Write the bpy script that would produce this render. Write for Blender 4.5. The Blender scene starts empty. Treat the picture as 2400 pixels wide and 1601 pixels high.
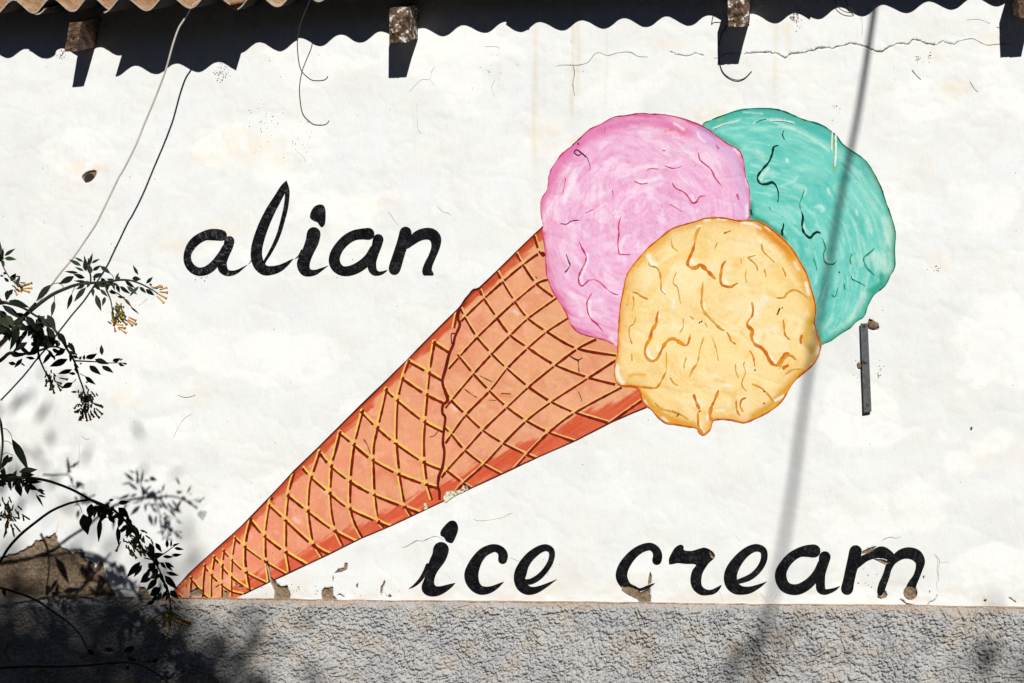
import bpy, bmesh, math, random
import numpy as np
from mathutils import Vector, Matrix
from mathutils.geometry import delaunay_2d_cdt

rng = random.Random(7)
nrs = np.random.RandomState(11)
scene = bpy.context.scene
COL = scene.collection

# ------------------------------------------------------------------ camera, sky, sun, exposure
DIST, KEY, HALF, HOR = 6.5, 0.057, 2.125, 367.0
FPX = 1200.0 / (HALF / DIST)
YAW, PITCH = math.atan(KEY / (HALF / DIST)), math.atan(HOR / FPX)
CAM = np.array([math.sin(YAW) * DIST, -math.cos(YAW) * DIST, 1.6])
FW = np.array([-math.sin(YAW) * math.cos(PITCH), math.cos(YAW) * math.cos(PITCH), math.sin(PITCH)])
RT = np.array([math.cos(YAW), math.sin(YAW), 0.0])
UP = np.cross(RT, FW)
cd = bpy.data.cameras.new('camera')
cd.sensor_width = 36.0
cd.lens = FPX / 2400.0 * 36.0
cd.clip_end = 500.0
cam = bpy.data.objects.new('camera', cd)
COL.objects.link(cam)
cam.location = CAM
cam.rotation_euler = Vector(FW).to_track_quat('-Z', 'Y').to_euler()
scene.camera = cam

SX, SZ = -0.27, -0.55           # light travels (SX, 1, SZ)
w = bpy.data.worlds.new('World')
scene.world = w
w.use_nodes = True
nt = w.node_tree
sky = nt.nodes.new('ShaderNodeTexSky')
sky.sky_type = 'NISHITA'
sky.sun_disc = False
sky.sun_elevation = math.atan2(-SZ, math.hypot(SX, 1))
sky.air_density = 0.3
sky.dust_density = 0.0
sky.ozone_density = 0.0
sky.altitude = 2500.0
sky.sun_rotation = math.atan2(-SX, -1.0)
nt.links.new(sky.outputs[0], nt.nodes['Background'].inputs[0])
nt.nodes['Background'].inputs[1].default_value = 0.05
sd = bpy.data.lights.new('sun', 'SUN')
sd.energy = 5.0
sd.angle = math.radians(0.5)
sd.color = (1.0, 0.982, 0.95)
sun = bpy.data.objects.new('sun', sd)
COL.objects.link(sun)
sun.location = (3, -8, 9)
sun.rotation_euler = Vector((SX, 1.0, SZ)).to_track_quat('-Z', 'Y').to_euler()
scene.view_settings.view_transform = 'Standard'
scene.view_settings.look = 'None'
scene.view_settings.gamma = 1.0
scene.view_settings.exposure = -0.27

# ------------------------------------------------------------------ helpers
def W(u, v, b=0.0):
    """point of the plane b metres in front of the wall, seen at photo position u, v"""
    u = np.asarray(u, float); v = np.asarray(v, float)
    d = FW + ((u - 1200) / FPX)[..., None] * RT - ((v - 800.5) / FPX)[..., None] * UP
    t = (-b - CAM[1]) / d[..., 1]
    return CAM + d * t[..., None]

def PX(p):
    q = np.asarray(p, float) - CAM
    dn = q @ FW
    return np.stack([1200 + FPX * (q @ RT) / dn, 800.5 - FPX * (q @ UP) / dn], -1)

def R(ox, oy, s, pts):
    return [((p[0] / s + ox, p[1] / s + oy) + tuple(q / s for q in p[2:])) for p in pts]

def lin(c):
    a = np.asarray(c, float) / 255.0
    return np.where(a <= 0.04045, a / 12.92, ((a + 0.055) / 1.055) ** 2.4)

def hash2(ix, iy, seed):
    n = (ix.astype(np.int64) * 374761393 + iy.astype(np.int64) * 668265263 + seed * 974711) & 0x7fffffff
    n = ((n ^ (n >> 13)) * 1274126177) & 0x7fffffff
    n = n ^ (n >> 16)
    return (n & 0xffff) / 65535.0

def vnoise(x, y, seed=0):
    xi = np.floor(x); yi = np.floor(y)
    fx = x - xi; fy = y - yi
    fx = fx * fx * fx * (fx * (fx * 6 - 15) + 10); fy = fy * fy * fy * (fy * (fy * 6 - 15) + 10)
    a = hash2(xi, yi, seed); b = hash2(xi + 1, yi, seed)
    c = hash2(xi, yi + 1, seed); d = hash2(xi + 1, yi + 1, seed)
    return (a + (b - a) * fx) * (1 - fy) + (c + (d - c) * fx) * fy

def fbm(x, y, seed=0, oct=4, gain=0.5):
    s = 0.0; a = 1.0; t = 0.0
    for o in range(oct):
        s = s + a * vnoise(x * 2 ** o, y * 2 ** o, seed + o * 17)
        t += a; a *= gain
    return s / t

def sstep(a, b, x):
    t = np.clip((x - a) / (b - a), 0, 1)
    return t * t * (3 - 2 * t)

def mixc(c, d, a):
    a = np.asarray(a)[..., None]
    return c * (1 - a) + np.asarray(d, float) * a

def pdist(uv, poly, closed=False):
    """distance of each point to a polyline"""
    p = np.asarray([q[:2] for q in poly], float)
    if closed:
        p = np.vstack([p, p[:1]])
    best = np.full(len(uv), 1e9)
    for a, b in zip(p[:-1], p[1:]):
        ab = b - a
        L = ab @ ab + 1e-9
        t = np.clip(((uv - a) @ ab) / L, 0, 1)
        d = np.hypot(uv[:, 0] - a[0] - t * ab[0], uv[:, 1] - a[1] - t * ab[1])
        best = np.minimum(best, d)
    return best

def smooth(pts, n=6, closed=False):
    """catmull-rom through the points (any number of channels)"""
    p = [np.asarray(q, float) for q in pts]
    m = len(p)
    out = []
    for i in range(m if closed else m - 1):
        if closed:
            a, b, c, d = p[(i - 1) % m], p[i], p[(i + 1) % m], p[(i + 2) % m]
        else:
            b, c = p[i], p[i + 1]
            a = p[i - 1] if i > 0 else b
            d = p[i + 2] if i + 2 < m else c
        for k in range(n):
            t = k / n
            out.append(0.5 * ((2 * b) + (-a + c) * t + (2 * a - 5 * b + 4 * c - d) * t * t + (-a + 3 * b - 3 * c + d) * t ** 3))
    if not closed:
        out.append(p[-1])
    return out

def rough(poly, amp, step=5.0, seed=0):
    """break an outline into short uneven pieces"""
    out = []
    m = len(poly)
    for i in range(m):
        a = np.asarray(poly[i][:2], float); b = np.asarray(poly[(i + 1) % m][:2], float)
        L = np.hypot(*(b - a))
        n = max(1, int(L / step))
        nn = np.array([-(b - a)[1], (b - a)[0]]) / (L + 1e-6)
        for k in range(n):
            q = a + (b - a) * k / n
            j = (fbm(np.array([q[0] * .13]), np.array([q[1] * .13]), seed + 5, 2)[0] - .5) * 2 * amp
            out.append(q + nn * (j if k else j * .5))
    return out

def stroke(pts, n=6, caps=True, wmul=1.0, discs=True):
    """brush stroke of varying width -> list of polygons that overlap; the sheet builder merges them"""
    s = smooth(pts, n)
    polys = []
    k = len(s)
    c = np.array([q[:2] for q in s]); wd = np.array([max(q[2], .2) for q in s]) * .5 * wmul
    t = np.gradient(c, axis=0)
    t /= (np.hypot(t[:, 0], t[:, 1])[:, None] + 1e-9)
    nn = np.stack([-t[:, 1], t[:, 0]], -1)
    lft = c + nn * wd[:, None]; rgt = c - nn * wd[:, None]
    for i in range(k - 1):
        for tri in ((lft[i], lft[i + 1], rgt[i]), (lft[i + 1], rgt[i + 1], rgt[i])):
            e1, e2 = tri[1] - tri[0], tri[2] - tri[0]
            if abs(e1[0] * e2[1] - e1[1] * e2[0]) > .02:
                polys.append(list(tri))
    if discs:
        for i in range(0, k, 2):
            if wd[i] > 4:
                polys.append([c[i] + wd[i] * .985 * np.array([math.cos(a), math.sin(a)]) for a in np.linspace(0, 2 * math.pi, 15)[:-1]])
    return polys

def strip(pts, wd, n=5, jit=0.0, seed=1, taper=True):
    """thin painted line with a slightly uneven width"""
    s = smooth([tuple(p[:2]) for p in pts], n)
    k = len(s)
    out = []
    for i, q in enumerate(s):
        f = i / (k - 1)
        e = min(1.0, .35 + 5 * min(f, 1 - f)) if taper else 1.0
        j = vnoise(np.array([q[0] * .12]), np.array([q[1] * .12]), seed)[0]
        out.append((q[0], q[1], wd * e * (1 + jit * (j - .5) * 2)))
    return stroke(out, 1, discs=False)

# relief of the plaster, in metres, shared by everything painted on it
def relief(x, z):
    a = (fbm(x * 2.1, z * 2.6, 3, 3) - .5) * 0.016
    b = (fbm(x * 7 + .6 * z, z * 9 - x, 21, 3) - .5) * 0.0040 * (.4 + 1.2 * fbm(x * 1.3, z * 1.3, 29, 2))
    r = np.abs(fbm(x * 5 - z * 2, z * 6 + x * 2, 44, 3) - .5)
    c = -np.exp(-(r / .035) ** 2) * 0.0012
    return a + b + c

HOLES = []          # photo outlines where the plaster has fallen off

def new_obj(name, me, mat, parent=None, **props):
    o = bpy.data.objects.new(name, me)
    COL.objects.link(o)
    if mat is not None and me is not None:
        me.materials.append(mat)
    if parent is not None:
        o.parent = parent
    for k, v in props.items():
        o[k] = v
    return o

def mesh(name, v, f, smooth_=False):
    me = bpy.data.meshes.new(name)
    me.from_pydata([tuple(map(float, q)) for q in v], [], [tuple(map(int, q)) for q in f])
    if smooth_:
        me.polygons.foreach_set('use_smooth', [True] * len(me.polygons))
    me.update()
    return me

def set_colour(me, col):
    at = me.color_attributes.new('paint', 'FLOAT_COLOR', 'POINT')
    c4 = np.ones((len(me.vertices), 4), np.float32)
    c4[:, :3] = np.clip(col, 0, 1)
    at.data.foreach_set('color', c4.ravel())

def sheet(name, polys, lift, grid, colour, mat, parent, holes=True, back=0.0, world=False, extra_holes=(), clip=None):
    """one thin coat on the wall: the union of polys minus the fallen-off patches, following the relief"""
    def tomm(poly):
        if world:
            return [np.array(q[:2], float) for q in poly]
        a = np.array([q[:2] for q in poly], float)
        p = W(a[:, 0], a[:, 1])
        return list(p[:, [0, 2]] * 1000)
    regs = [tomm(p) for p in polys]
    hl = [tomm(p) if not world else p for p in extra_holes]
    if holes:
        for p in HOLES:
            a = np.array([q[:2] for q in p], float)
            hl.append(list(W(a[:, 0], a[:, 1])[:, [0, 2]] * 1000))
    cl = [tomm(clip)] if clip is not None else []
    allp = np.vstack([np.array(r) for r in regs])
    lo, hi = allp.min(0) - 1, allp.max(0) + 1
    hl = [h for h in hl if (np.array(h).max(0) > lo).all() and (np.array(h).min(0) < hi).all()]
    vs = []
    if grid:
        gx = np.arange(lo[0], hi[0], grid); gz = np.arange(lo[1], hi[1], grid)
        g = np.stack(np.meshgrid(gx, gz), -1).reshape(-1, 2)
        g = g + (nrs.rand(*g.shape) - .5) * grid * .5
        vs = [Vector((a, b)) for a, b in g]
    faces = []
    for p in regs + hl + cl:
        a_ = np.array(p, float)
        if (a_[:, 0] * np.roll(a_[:, 1], -1) - np.roll(a_[:, 0], -1) * a_[:, 1]).sum() < 0:
            p = p[::-1]
        faces.append(list(range(len(vs), len(vs) + len(p))))
        vs += [Vector((float(q[0]), float(q[1]))) for q in p]
    ov, _, of, _, _, oid = delaunay_2d_cdt(vs, [], faces, 1, 1e-4, True)
    nreg, nh = len(regs), len(hl)
    keep = []
    for f, ids in zip(of, oid):
        inr = False; inh = False; inc = not cl
        for i in ids:
            if i < nreg: inr = True
            elif i < nreg + nh: inh = True
            else: inc = True
        if inr and inc and not inh:
            keep.append(f)
    if not keep: return None
    used = sorted({i for f in keep for i in f})
    remap = {o: i for i, o in enumerate(used)}
    p2 = np.array([ov[i][:] for i in used]) / 1000.0
    v3 = np.stack([p2[:, 0], -lift - relief(p2[:, 0], p2[:, 1]), p2[:, 1]], -1)
    fs = [tuple(remap[i] for i in f) for f in keep]
    # make them face the street
    a, b, c = [v3[[f[k] for f in fs]] for k in range(3)]
    ny = np.cross(b - a, c - a)[:, 1]
    fs = [f if s < 0 else f[::-1] for f, s in zip(fs, ny)]
    nv = len(v3)
    if back:
        ed = {}
        for f in fs:
            for i in range(3):
                e = (f[i], f[(i + 1) % 3])
                if (e[1], e[0]) in ed: del ed[(e[1], e[0])]
                else: ed[e] = 1
        bv = {}
        extra = []
        v3l = [tuple(q) for q in v3]
        for (i, j) in ed:
            for q in (i, j):
                if q not in bv:
                    bv[q] = len(v3l)
                    v3l.append((v3[q][0], v3[q][1] + back, v3[q][2]))
            extra.append((j, i, bv[i], bv[j]))
        v3 = np.array(v3l)
        fs = fs + extra
    me = mesh(name, v3, fs)
    me.polygons.foreach_set('use_smooth', [len(q.vertices) == 3 for q in me.polygons])
    uv = PX(v3)
    if callable(colour):
        col = colour(uv)
    else:
        col = np.tile(lin(colour), (len(v3), 1))
    set_colour(me, col)
    o = new_obj(name, me, mat, parent)
    return o

def empty(name, loc, label=None, cat=None, **props):
    o = bpy.data.objects.new(name, None)
    o.empty_display_size = .1
    COL.objects.link(o)
    o.location = loc
    if label: o['label'] = label
    if cat: o['category'] = cat
    for k, v in props.items(): o[k] = v
    return o

def adopt(o, parent):
    """parent without moving"""
    o.parent = parent
    o.matrix_parent_inverse = Matrix.Translation(parent.location).inverted()

# ------------------------------------------------------------------ materials
def nodes(name):
    m = bpy.data.materials.new(name)
    m.use_nodes = True
    t = m.node_tree
    return m, t, t.nodes['Principled BSDF']

def N(t, typ, **kw):
    n = t.nodes.new(typ)
    for k, v in kw.items():
        if k in n.inputs: n.inputs[k].default_value = v
        else: setattr(n, k, v)
    return n

def noise(t, vec, scale, detail=4, rough_=.6, stretch=None, rot=None):
    if stretch or rot:
        mp = N(t, 'ShaderNodeMapping')
        if stretch: mp.inputs['Scale'].default_value = stretch
        if rot: mp.inputs['Rotation'].default_value = rot
        t.links.new(vec, mp.inputs[0]); vec = mp.outputs[0]
    n = N(t, 'ShaderNodeTexNoise', Scale=scale, Detail=detail, Roughness=rough_)
    t.links.new(vec, n.inputs['Vector'])
    return n.outputs['Fac']

def ramp(t, sock, stops):
    r = N(t, 'ShaderNodeValToRGB')
    e = r.color_ramp.elements
    while len(e) < len(stops): e.new(.5)
    for el, (p, c) in zip(e, stops):
        el.position = p
        el.color = (c, c, c, 1) if np.isscalar(c) else (*c, 1)
    t.links.new(sock, r.inputs[0])
    return r.outputs[0]

def mth(t, op, a, b=None):
    n = N(t, 'ShaderNodeMath', operation=op)
    for i, q in enumerate((a, b)):
        if q is None: continue
        if hasattr(q, 'links'): t.links.new(q, n.inputs[i])
        else: n.inputs[i].default_value = q
    return n.outputs[0]

def mixrgb(t, fac, a, b, blend='MIX'):
    n = N(t, 'ShaderNodeMixRGB', blend_type=blend)
    for i, q in enumerate((fac, a, b)):
        if hasattr(q, 'links'): t.links.new(q, n.inputs[i])
        elif i == 0: n.inputs[0].default_value = q
        else: n.inputs[i].default_value = (*q, 1)
    return n.outputs[0]

def plaster_bump(t, bsdf, k=1.0):
    pos = N(t, 'ShaderNodeNewGeometry').outputs['Position']
    h1 = noise(t, pos, 16, 5, .6)
    h2 = noise(t, pos, 60, 4, .65, stretch=(1, 1, .35), rot=(0, .5, 0))
    h3 = noise(t, pos, 260, 3, .6)
    v = N(t, 'ShaderNodeTexVoronoi', Scale=34.0)
    t.links.new(pos, v.inputs['Vector'])
    pit = ramp(t, v.outputs['Distance'], [(0.0, 0.0), (.045, 0.0), (.075, 1.0)])
    s = mth(t, 'ADD', mth(t, 'MULTIPLY', h1, .45), mth(t, 'MULTIPLY', h2, .32))
    s = mth(t, 'ADD', s, mth(t, 'MULTIPLY', h3, .14))
    s = mth(t, 'ADD', s, mth(t, 'MULTIPLY', pit, .10))
    b = N(t, 'ShaderNodeBump', Strength=1.0, Distance=.0045 * k)
    t.links.new(s, b.inputs['Height'])
    t.links.new(b.outputs[0], bsdf.inputs['Normal'])
    return pos, pit

def paint_mat(name, rough_=.7, bump=1.0, grain=.08, scuff=0.0, scuffcol=(.3, .29, .28), stretch=(1, 1, 1), spec=.3, thr=(.63, .74)):
    m, t, b = nodes(name)
    pos, pit = plaster_bump(t, b, bump)
    at = N(t, 'ShaderNodeAttribute', attribute_name='paint')
    g = noise(t, pos, 95, 5, .7, stretch=stretch)
    g = ramp(t, g, [(.3, 1 - grain), (.7, 1 + 0.0)])
    c = mixrgb(t, 1.0, at.outputs['Color'], g, 'MULTIPLY')
    if scuff:
        s = noise(t, pos, 170, 6, .75, stretch=stretch)
        s2 = noise(t, pos, 21, 3, .6)
        s = mth(t, 'ADD', mth(t, 'MULTIPLY', s, .8), mth(t, 'MULTIPLY', s2, .3))
        f = ramp(t, s, [(thr[0], 0.0), (thr[1], scuff)])
        c = mixrgb(t, f, c, scuffcol)
    t.links.new(c, b.inputs['Base Color'])
    b.inputs['Roughness'].default_value = rough_
    b.inputs['Specular IOR Level'].default_value = spec
    return m

M = {}
def plaster_mat():
    m, t, b = nodes('limewashed plaster')
    pos, pit = plaster_bump(t, b, 1.15)
    at = N(t, 'ShaderNodeAttribute', attribute_name='paint')
    n1 = ramp(t, noise(t, pos, 5.5, 6, .65), [(.35, (.955, .955, .96)), (.65, (1, 1, 1))])
    c = mixrgb(t, 1.0, at.outputs['Color'], n1, 'MULTIPLY')
    sp = noise(t, pos, 120, 2, .5)
    sp = ramp(t, sp, [(.735, 0.0), (.77, .55)])
    c = mixrgb(t, sp, c, (.42, .40, .38))
    t.links.new(c, b.inputs['Base Color'])
    b.inputs['Roughness'].default_value = .85
    b.inputs['Specular IOR Level'].default_value = .2
    return m
M['plaster'] = plaster_mat()
M['paint'] = paint_mat('mural paint', .8, 1.0, .15, .7, (.78, .76, .72), (1, 1, 1), .12, (.71, .74))
M['line'] = paint_mat('mural line paint', .8, .9, .2, .35, (.62, .5, .42), (1, 1, 1), .1, (.70, .76))
M['black'] = paint_mat('black lettering paint', .45, .8, .3, .7, (.13, .128, .125), (1, 1, 1), .06, (.61, .74))

def simple(name, stops, scale, rough_=.8, bump=.004, bscale=40, stretch=None, obj=False, spec=.3, metal=0.0):
    m, t, b = nodes(name)
    pos = N(t, 'ShaderNodeTexCoord').outputs['Object'] if obj else N(t, 'ShaderNodeNewGeometry').outputs['Position']
    c = ramp(t, noise(t, pos, scale, 6, .65, stretch), stops)
    t.links.new(c, b.inputs['Base Color'])
    b.inputs['Roughness'].default_value = rough_
    b.inputs['Metallic'].default_value = metal
    b.inputs['Specular IOR Level'].default_value = spec
    if bump:
        bp = N(t, 'ShaderNodeBump', Strength=1.0, Distance=bump)
        t.links.new(noise(t, pos, bscale, 5, .65, stretch), bp.inputs['Height'])
        t.links.new(bp.outputs[0], b.inputs['Normal'])
    return m

M['under'] = simple('earthy undercoat', [(.30, (.10, .065, .04)), (.47, (.27, .19, .12)), (.62, (.36, .27, .18)), (.74, (.52, .42, .30))], 95, .95, .008, 140)
M['dark'] = simple('painted cavity shade', [(.3, (.02, .016, .012)), (.7, (.05, .04, .03))], 20, .95, 0)  # near-black colour stands in for the shade inside holes
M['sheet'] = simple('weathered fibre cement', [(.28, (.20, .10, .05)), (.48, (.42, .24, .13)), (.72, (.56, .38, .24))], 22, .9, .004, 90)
M['sheetunder'] = simple('darkened sheet underside', [(.3, (.022, .017, .013)), (.7, (.06, .046, .035))], 14, .95, .003, 60)  # underside colour darkened to deepen the shade under the eaves
M['edge'] = simple('cut sheet edge', [(.3, (.38, .30, .22)), (.6, (.62, .54, .44))], 60, .9, .002, 120)
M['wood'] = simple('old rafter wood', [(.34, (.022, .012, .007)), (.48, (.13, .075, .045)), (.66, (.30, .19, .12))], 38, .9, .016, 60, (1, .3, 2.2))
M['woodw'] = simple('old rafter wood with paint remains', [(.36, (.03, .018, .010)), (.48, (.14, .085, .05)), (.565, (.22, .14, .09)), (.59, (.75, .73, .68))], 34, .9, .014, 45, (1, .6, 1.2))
M['iron'] = simple('rusty flat iron', [(.3, (.045, .045, .048)), (.62, (.11, .11, .115)), (.72, (.07, .03, .018))], 60, .55, .002, 200, spec=.5, metal=.4)
M['mortar'] = simple('crumbly mortar', [(.3, (.10, .065, .04)), (.6, (.32, .21, .12)), (.8, (.5, .36, .2))], 90, .95, .006, 150)
M['cable'] = simple('pale cable sheath', [(.3, (.42, .37, .32)), (.7, (.62, .57, .5))], 12, .6, 0)
M['wire'] = simple('black wire sheath', [(.3, (.012, .012, .014)), (.7, (.03, .03, .035))], 12, .5, 0)
M['stem'] = simple('shrub stem', [(.3, (.020, .024, .014)), (.7, (.045, .045, .025))], 30, .8, 0, obj=True)
M['ground'] = simple('street asphalt', [(.3, (.025, .025, .025)), (.7, (.05, .048, .046))], 6, .95, .01, 80)
M['bark'] = simple('tree bark', [(.3, (.05, .035, .025)), (.7, (.13, .10, .07))], 18, .95, .02, 25)

def leaf_mat(name, c0, c1):
    m, t, b = nodes(name)
    oi = N(t, 'ShaderNodeObjectInfo').outputs['Random']
    c = mixrgb(t, mth(t, 'POWER', oi, 2.2), c0, c1)
    t.links.new(c, b.inputs['Base Color'])
    b.inputs['Roughness'].default_value = .6
    b.inputs['Specular IOR Level'].default_value = .2
    return m
M['leaf'] = leaf_mat('dark shrub leaf', (.007, .012, .006), (.034, .052, .018))
M['flower'] = leaf_mat('orange tube flower', (.55, .20, .012), (.75, .42, .03))
M['bud'] = leaf_mat('olive flower bud', (.075, .085, .018), (.24, .21, .03))

# plinth roughcast
def plinth_mat():
    m, t, b = nodes('grey roughcast')
    pos = N(t, 'ShaderNodeNewGeometry').outputs['Position']
    at = N(t, 'ShaderNodeAttribute', attribute_name='paint')
    n = ramp(t, noise(t, pos, 140, 5, .7), [(.3, (.78, .78, .80)), (.7, (1.08, 1.08, 1.06))])
    c = mixrgb(t, 1.0, at.outputs['Color'], n, 'MULTIPLY')
    t.links.new(c, b.inputs['Base Color'])
    b.inputs['Roughness'].default_value = .95
    b.inputs['Specular IOR Level'].default_value = .15
    bp = N(t, 'ShaderNodeBump', Strength=1.0, Distance=.004)
    t.links.new(noise(t, pos, 300, 4, .7), bp.inputs['Height'])
    t.links.new(bp.outputs[0], b.inputs['Normal'])
    return m
M['plinth'] = plinth_mat()

# ------------------------------------------------------------------ ground
gm = mesh('ground', [(-60, 1, 0), (-60, -80, 0), (60, -80, 0), (60, 1, 0)], [(0, 1, 2, 3)])
new_obj('ground', gm, M['ground'], kind='structure')

# ------------------------------------------------------------------ fallen-off patches
def hole(ox, oy, s, pts, amp=2.0, step=6):
    HOLES.append(rough(R(ox, oy, s, pts), amp, step, len(HOLES) * 3))
hole(0, 1100, 3.13, [(-400, 660), (0, 648), (80, 625), (170, 590), (250, 535), (300, 512), (405, 465), (425, 540), (450, 570), (500, 600), (530, 625), (560, 600), (610, 610), (625, 660), (660, 675), (690, 690), (700, 730), (725, 680), (745, 670), (770, 760), (790, 820), (825, 880), (850, 915), (870, 950), (-400, 950)], 3.6, 4)
hole(0, 1100, 3.13, [(1010, 950), (1012, 895), (1020, 860), (1060, 863), (1085, 900), (1105, 950)], 1.5, 4)
r5 = (380, 1080, 4.521)
hole(*r5, [(286, 1432), (290, 1382), (335, 1362), (382, 1340), (425, 1370), (432, 1410), (390, 1440), (330, 1428)], 1.2, 4)
hole(*r5, [(648, 1480), (655, 1372), (690, 1380), (705, 1410), (690, 1480)], 1, 4)
hole(*r5, [(800, 1345), (812, 1326), (858, 1318), (836, 1352)], .8, 3)
hole(*r5, [(1108, 1098), (1140, 1106), (1158, 1225), (1195, 1262), (1230, 1310), (1262, 1332), (1330, 1318), (1340, 1370), (1362, 1412), (1352, 1490), (1185, 1490), (1190, 1390), (1150, 1290)], 1.3, 4)
hole(*r5, [(1690, 1375), (1722, 1340), (1770, 1345), (1812, 1330), (1815, 1425), (1840, 1450), (1860, 1490), (1700, 1490)], 1.5, 4)
hole(*r5, [(1815, 1195), (1870, 1142), (1925, 1135), (1938, 1080), (1966, 1084), (1960, 1150), (1905, 1178)], 1, 4)
hole(*r5, [(2052, 1338), (2060, 1310), (2080, 1290), (2076, 1350)], .6, 3)
hole(600, 1350, 3.918, [(1140, 165), (1146, 100), (1165, 75), (1180, 35), (1190, 60), (1168, 100), (1160, 150)], .6, 3)
hole(600, 1350, 3.918, [(1210, 195), (1225, 165), (1252, 180), (1240, 196)], .6, 3)
hole(600, 1350, 3.918, [(705, 60), (702, 20), (708, -10), (714, 20)], .4, 3)
hole(600, 1350, 3.918, [(735, 180), (775, 160), (815, 190), (822, 200), (770, 174)], .4, 3)
r4c = (1420, 1240, 5.8775)
hole(*r4c, [(230, 772), (310, 768), (385, 800), (440, 830), (475, 878), (520, 850), (600, 812), (618, 800), (610, 880), (622, 930), (606, 1040), (480, 1040), (430, 975), (330, 930), (270, 895), (210, 850)], 1.2, 4)
hole(*r4c, [(572, 775), (590, 660), (610, 585), (632, 640), (622, 745)], .6, 4)
hole(*r4c, [(1425, 305), (1450, 310), (1495, 370), (1480, 405), (1450, 390)], .5, 3)
r5m = (1780, 1240, 5.598)
hole(*r5m, [(1980 + 92 * math.cos(a) * (1.02), 838 + 98 * math.sin(a)) for a in np.linspace(0, 6.283, 15)[:-1]], .8, 4)
hole(*r5m, [(1542, 868), (1600, 898), (1648, 800), (1682, 855), (1662, 900), (1592, 920), (1550, 906)], .7, 4)
hole(*r5m, [(1345, 298), (1430, 252), (1540, 222), (1490, 275), (1420, 318), (1345, 328)], .5, 4)
hole(*r5m, [(1490, 394), (1600, 394), (1715, 432), (1650, 472), (1590, 448), (1530, 415)], .5, 4)
hole(*r5m, [(1828, 913), (1890, 930), (1912, 963), (1990, 983), (2068, 1020), (1950, 1012), (1888, 962)], .6, 4)
hole(*r5m, [(1765, 1040), (1770, 1012), (1835, 1000), (1845, 1014)], .5, 3)
hole(0, 350, 3.918, smooth([(756, 250), (790, 215), (835, 197), (880, 194), (888, 235), (845, 290), (795, 310), (765, 285)], 3, True), .5, 4)
hole(1940, 720, 5.6, [(520, 205), (545, 150), (600, 178), (650, 222), (678, 262), (660, 296), (590, 306), (530, 285)], .6, 4)
hole(1940, 720, 5.6, [(378, 748), (402, 732), (470, 740), (470, 830), (440, 815), (400, 792)], .6, 4)
for q in ([(2140, 640), (2146, 608), (2162, 618), (2158, 655)], [(2222, 838), (2226, 805), (2236, 812), (2232, 840)], [(1285, 720), (1295, 702), (1306, 712), (1298, 726)]):
    hole(*r5m, q, .3, 3)
hole(2100, 1200, 3.91, [(800, 815), (812, 800), (832, 802), (820, 825)], .4, 3)
hole(2100, 1200, 3.91, [(1030, 785), (1040, 780), (1105, 825), (1098, 832)], .3, 3)
hole(2250, 980, 3.0, [(68, 78), (80, 60), (88, 70), (78, 92)], .3, 3)
# long crack below the roof
def crack_hole(ox, oy, s, pts, wd, seed):
    r_ = random.Random(seed)
    c = R(ox, oy, s, pts)
    a = []; b = []
    for i in range(len(c) - 1):
        for k in range(4):
            t = k / 4
            x = c[i][0] + (c[i + 1][0] - c[i][0]) * t + r_.uniform(-1, 1); y = c[i][1] + (c[i + 1][1] - c[i][1]) * t + r_.uniform(-1.2, 1.2)
            h = wd * 1.5 * r_.uniform(.35, 1.0)
            a.append((x, y - h / 2)); b.append((x, y + h / 2))
    HOLES.append([np.array(q) for q in a + [c[-1]] + b[::-1]])
r4t = (1800, 0, 3.918)
crack_hole(*r4t, [(-40, 478), (0, 480), (70, 488), (155, 530), (220, 490), (330, 480), (420, 460), (460, 440), (590, 438), (660, 420), (770, 390), (850, 415), (910, 425), (950, 450), (1000, 470), (1050, 470), (1090, 440), (1180, 400), (1240, 395), (1285, 405), (1330, 355), (1400, 370), (1460, 400), (1550, 410)], 3.0, 5)
crack_hole(1200, 0, 3.918, [(2130, 495), (2250, 485), (2351, 480)], 2.4, 6)
crack_hole(1200, 0, 3.918, [(1450, 475), (1500, 498), (1620, 520), (1690, 490), (1770, 515)], 1.6, 7)
crack_hole(*r4t, [(1550, 412), (1600, 375), (1650, 395), (1700, 410), (1760, 375)], 1.8, 8)
crack_hole(*r5m, [(2190, 1015), (2230, 960), (2300, 930), (2340, 850)], 1.8, 9)

# ------------------------------------------------------------------ the wall
wall = empty('house_wall', (0, 0, 0), 'white limewashed house wall with flaked patches, above a grey roughcast plinth', 'wall')
WX0, WX1, WTOP, PL0, PL1 = -4.2, 4.0, 3.80, 1.176, 1.180

STAIN = [  # u, v, radius u, radius v, strength
    (560, 345, 110, 45, .45), (640, 380, 60, 26, .4), (470, 330, 40, 60, .3), (205, 392, 60, 24, .55), (150, 440, 50, 22, .3), (140, 360, 26, 26, .25),
    (1290, 320, 70, 40, .5), (1360, 330, 40, 22, .3), (1650, 270, 60, 26, .5), (1560, 100, 60, 22, .35), (2200, 130, 50, 22, .3), (2190, 620, 70, 40, .25),
    (2330, 90, 40, 25, .35), (300, 930, 70, 22, .4), (470, 900, 40, 60, .25), (180, 1200, 60, 40, .3), (430, 580, 50, 26, .35), (530, 540, 70, 40, .2), (880, 470, 60, 36, .25),
    (60, 640, 60, 40, .2), (700, 260, 40, 40, .2), (2320, 1060, 70, 30, .25), (2240, 200, 60, 22, .3), (1830, 60, 30, 30, .4), (1985, 215, 40, 20, .2), (1270, 560, 60, 100, .12), (450, 1080, 90, 40, .2), (1000, 1290, 160, 40, .12), (1370, 1250, 60, 60, .15), (2080, 1180, 120, 50, .12), (1060, 340, 50, 50, .15), (2230, 215, 40, 30, .3),
]
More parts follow.
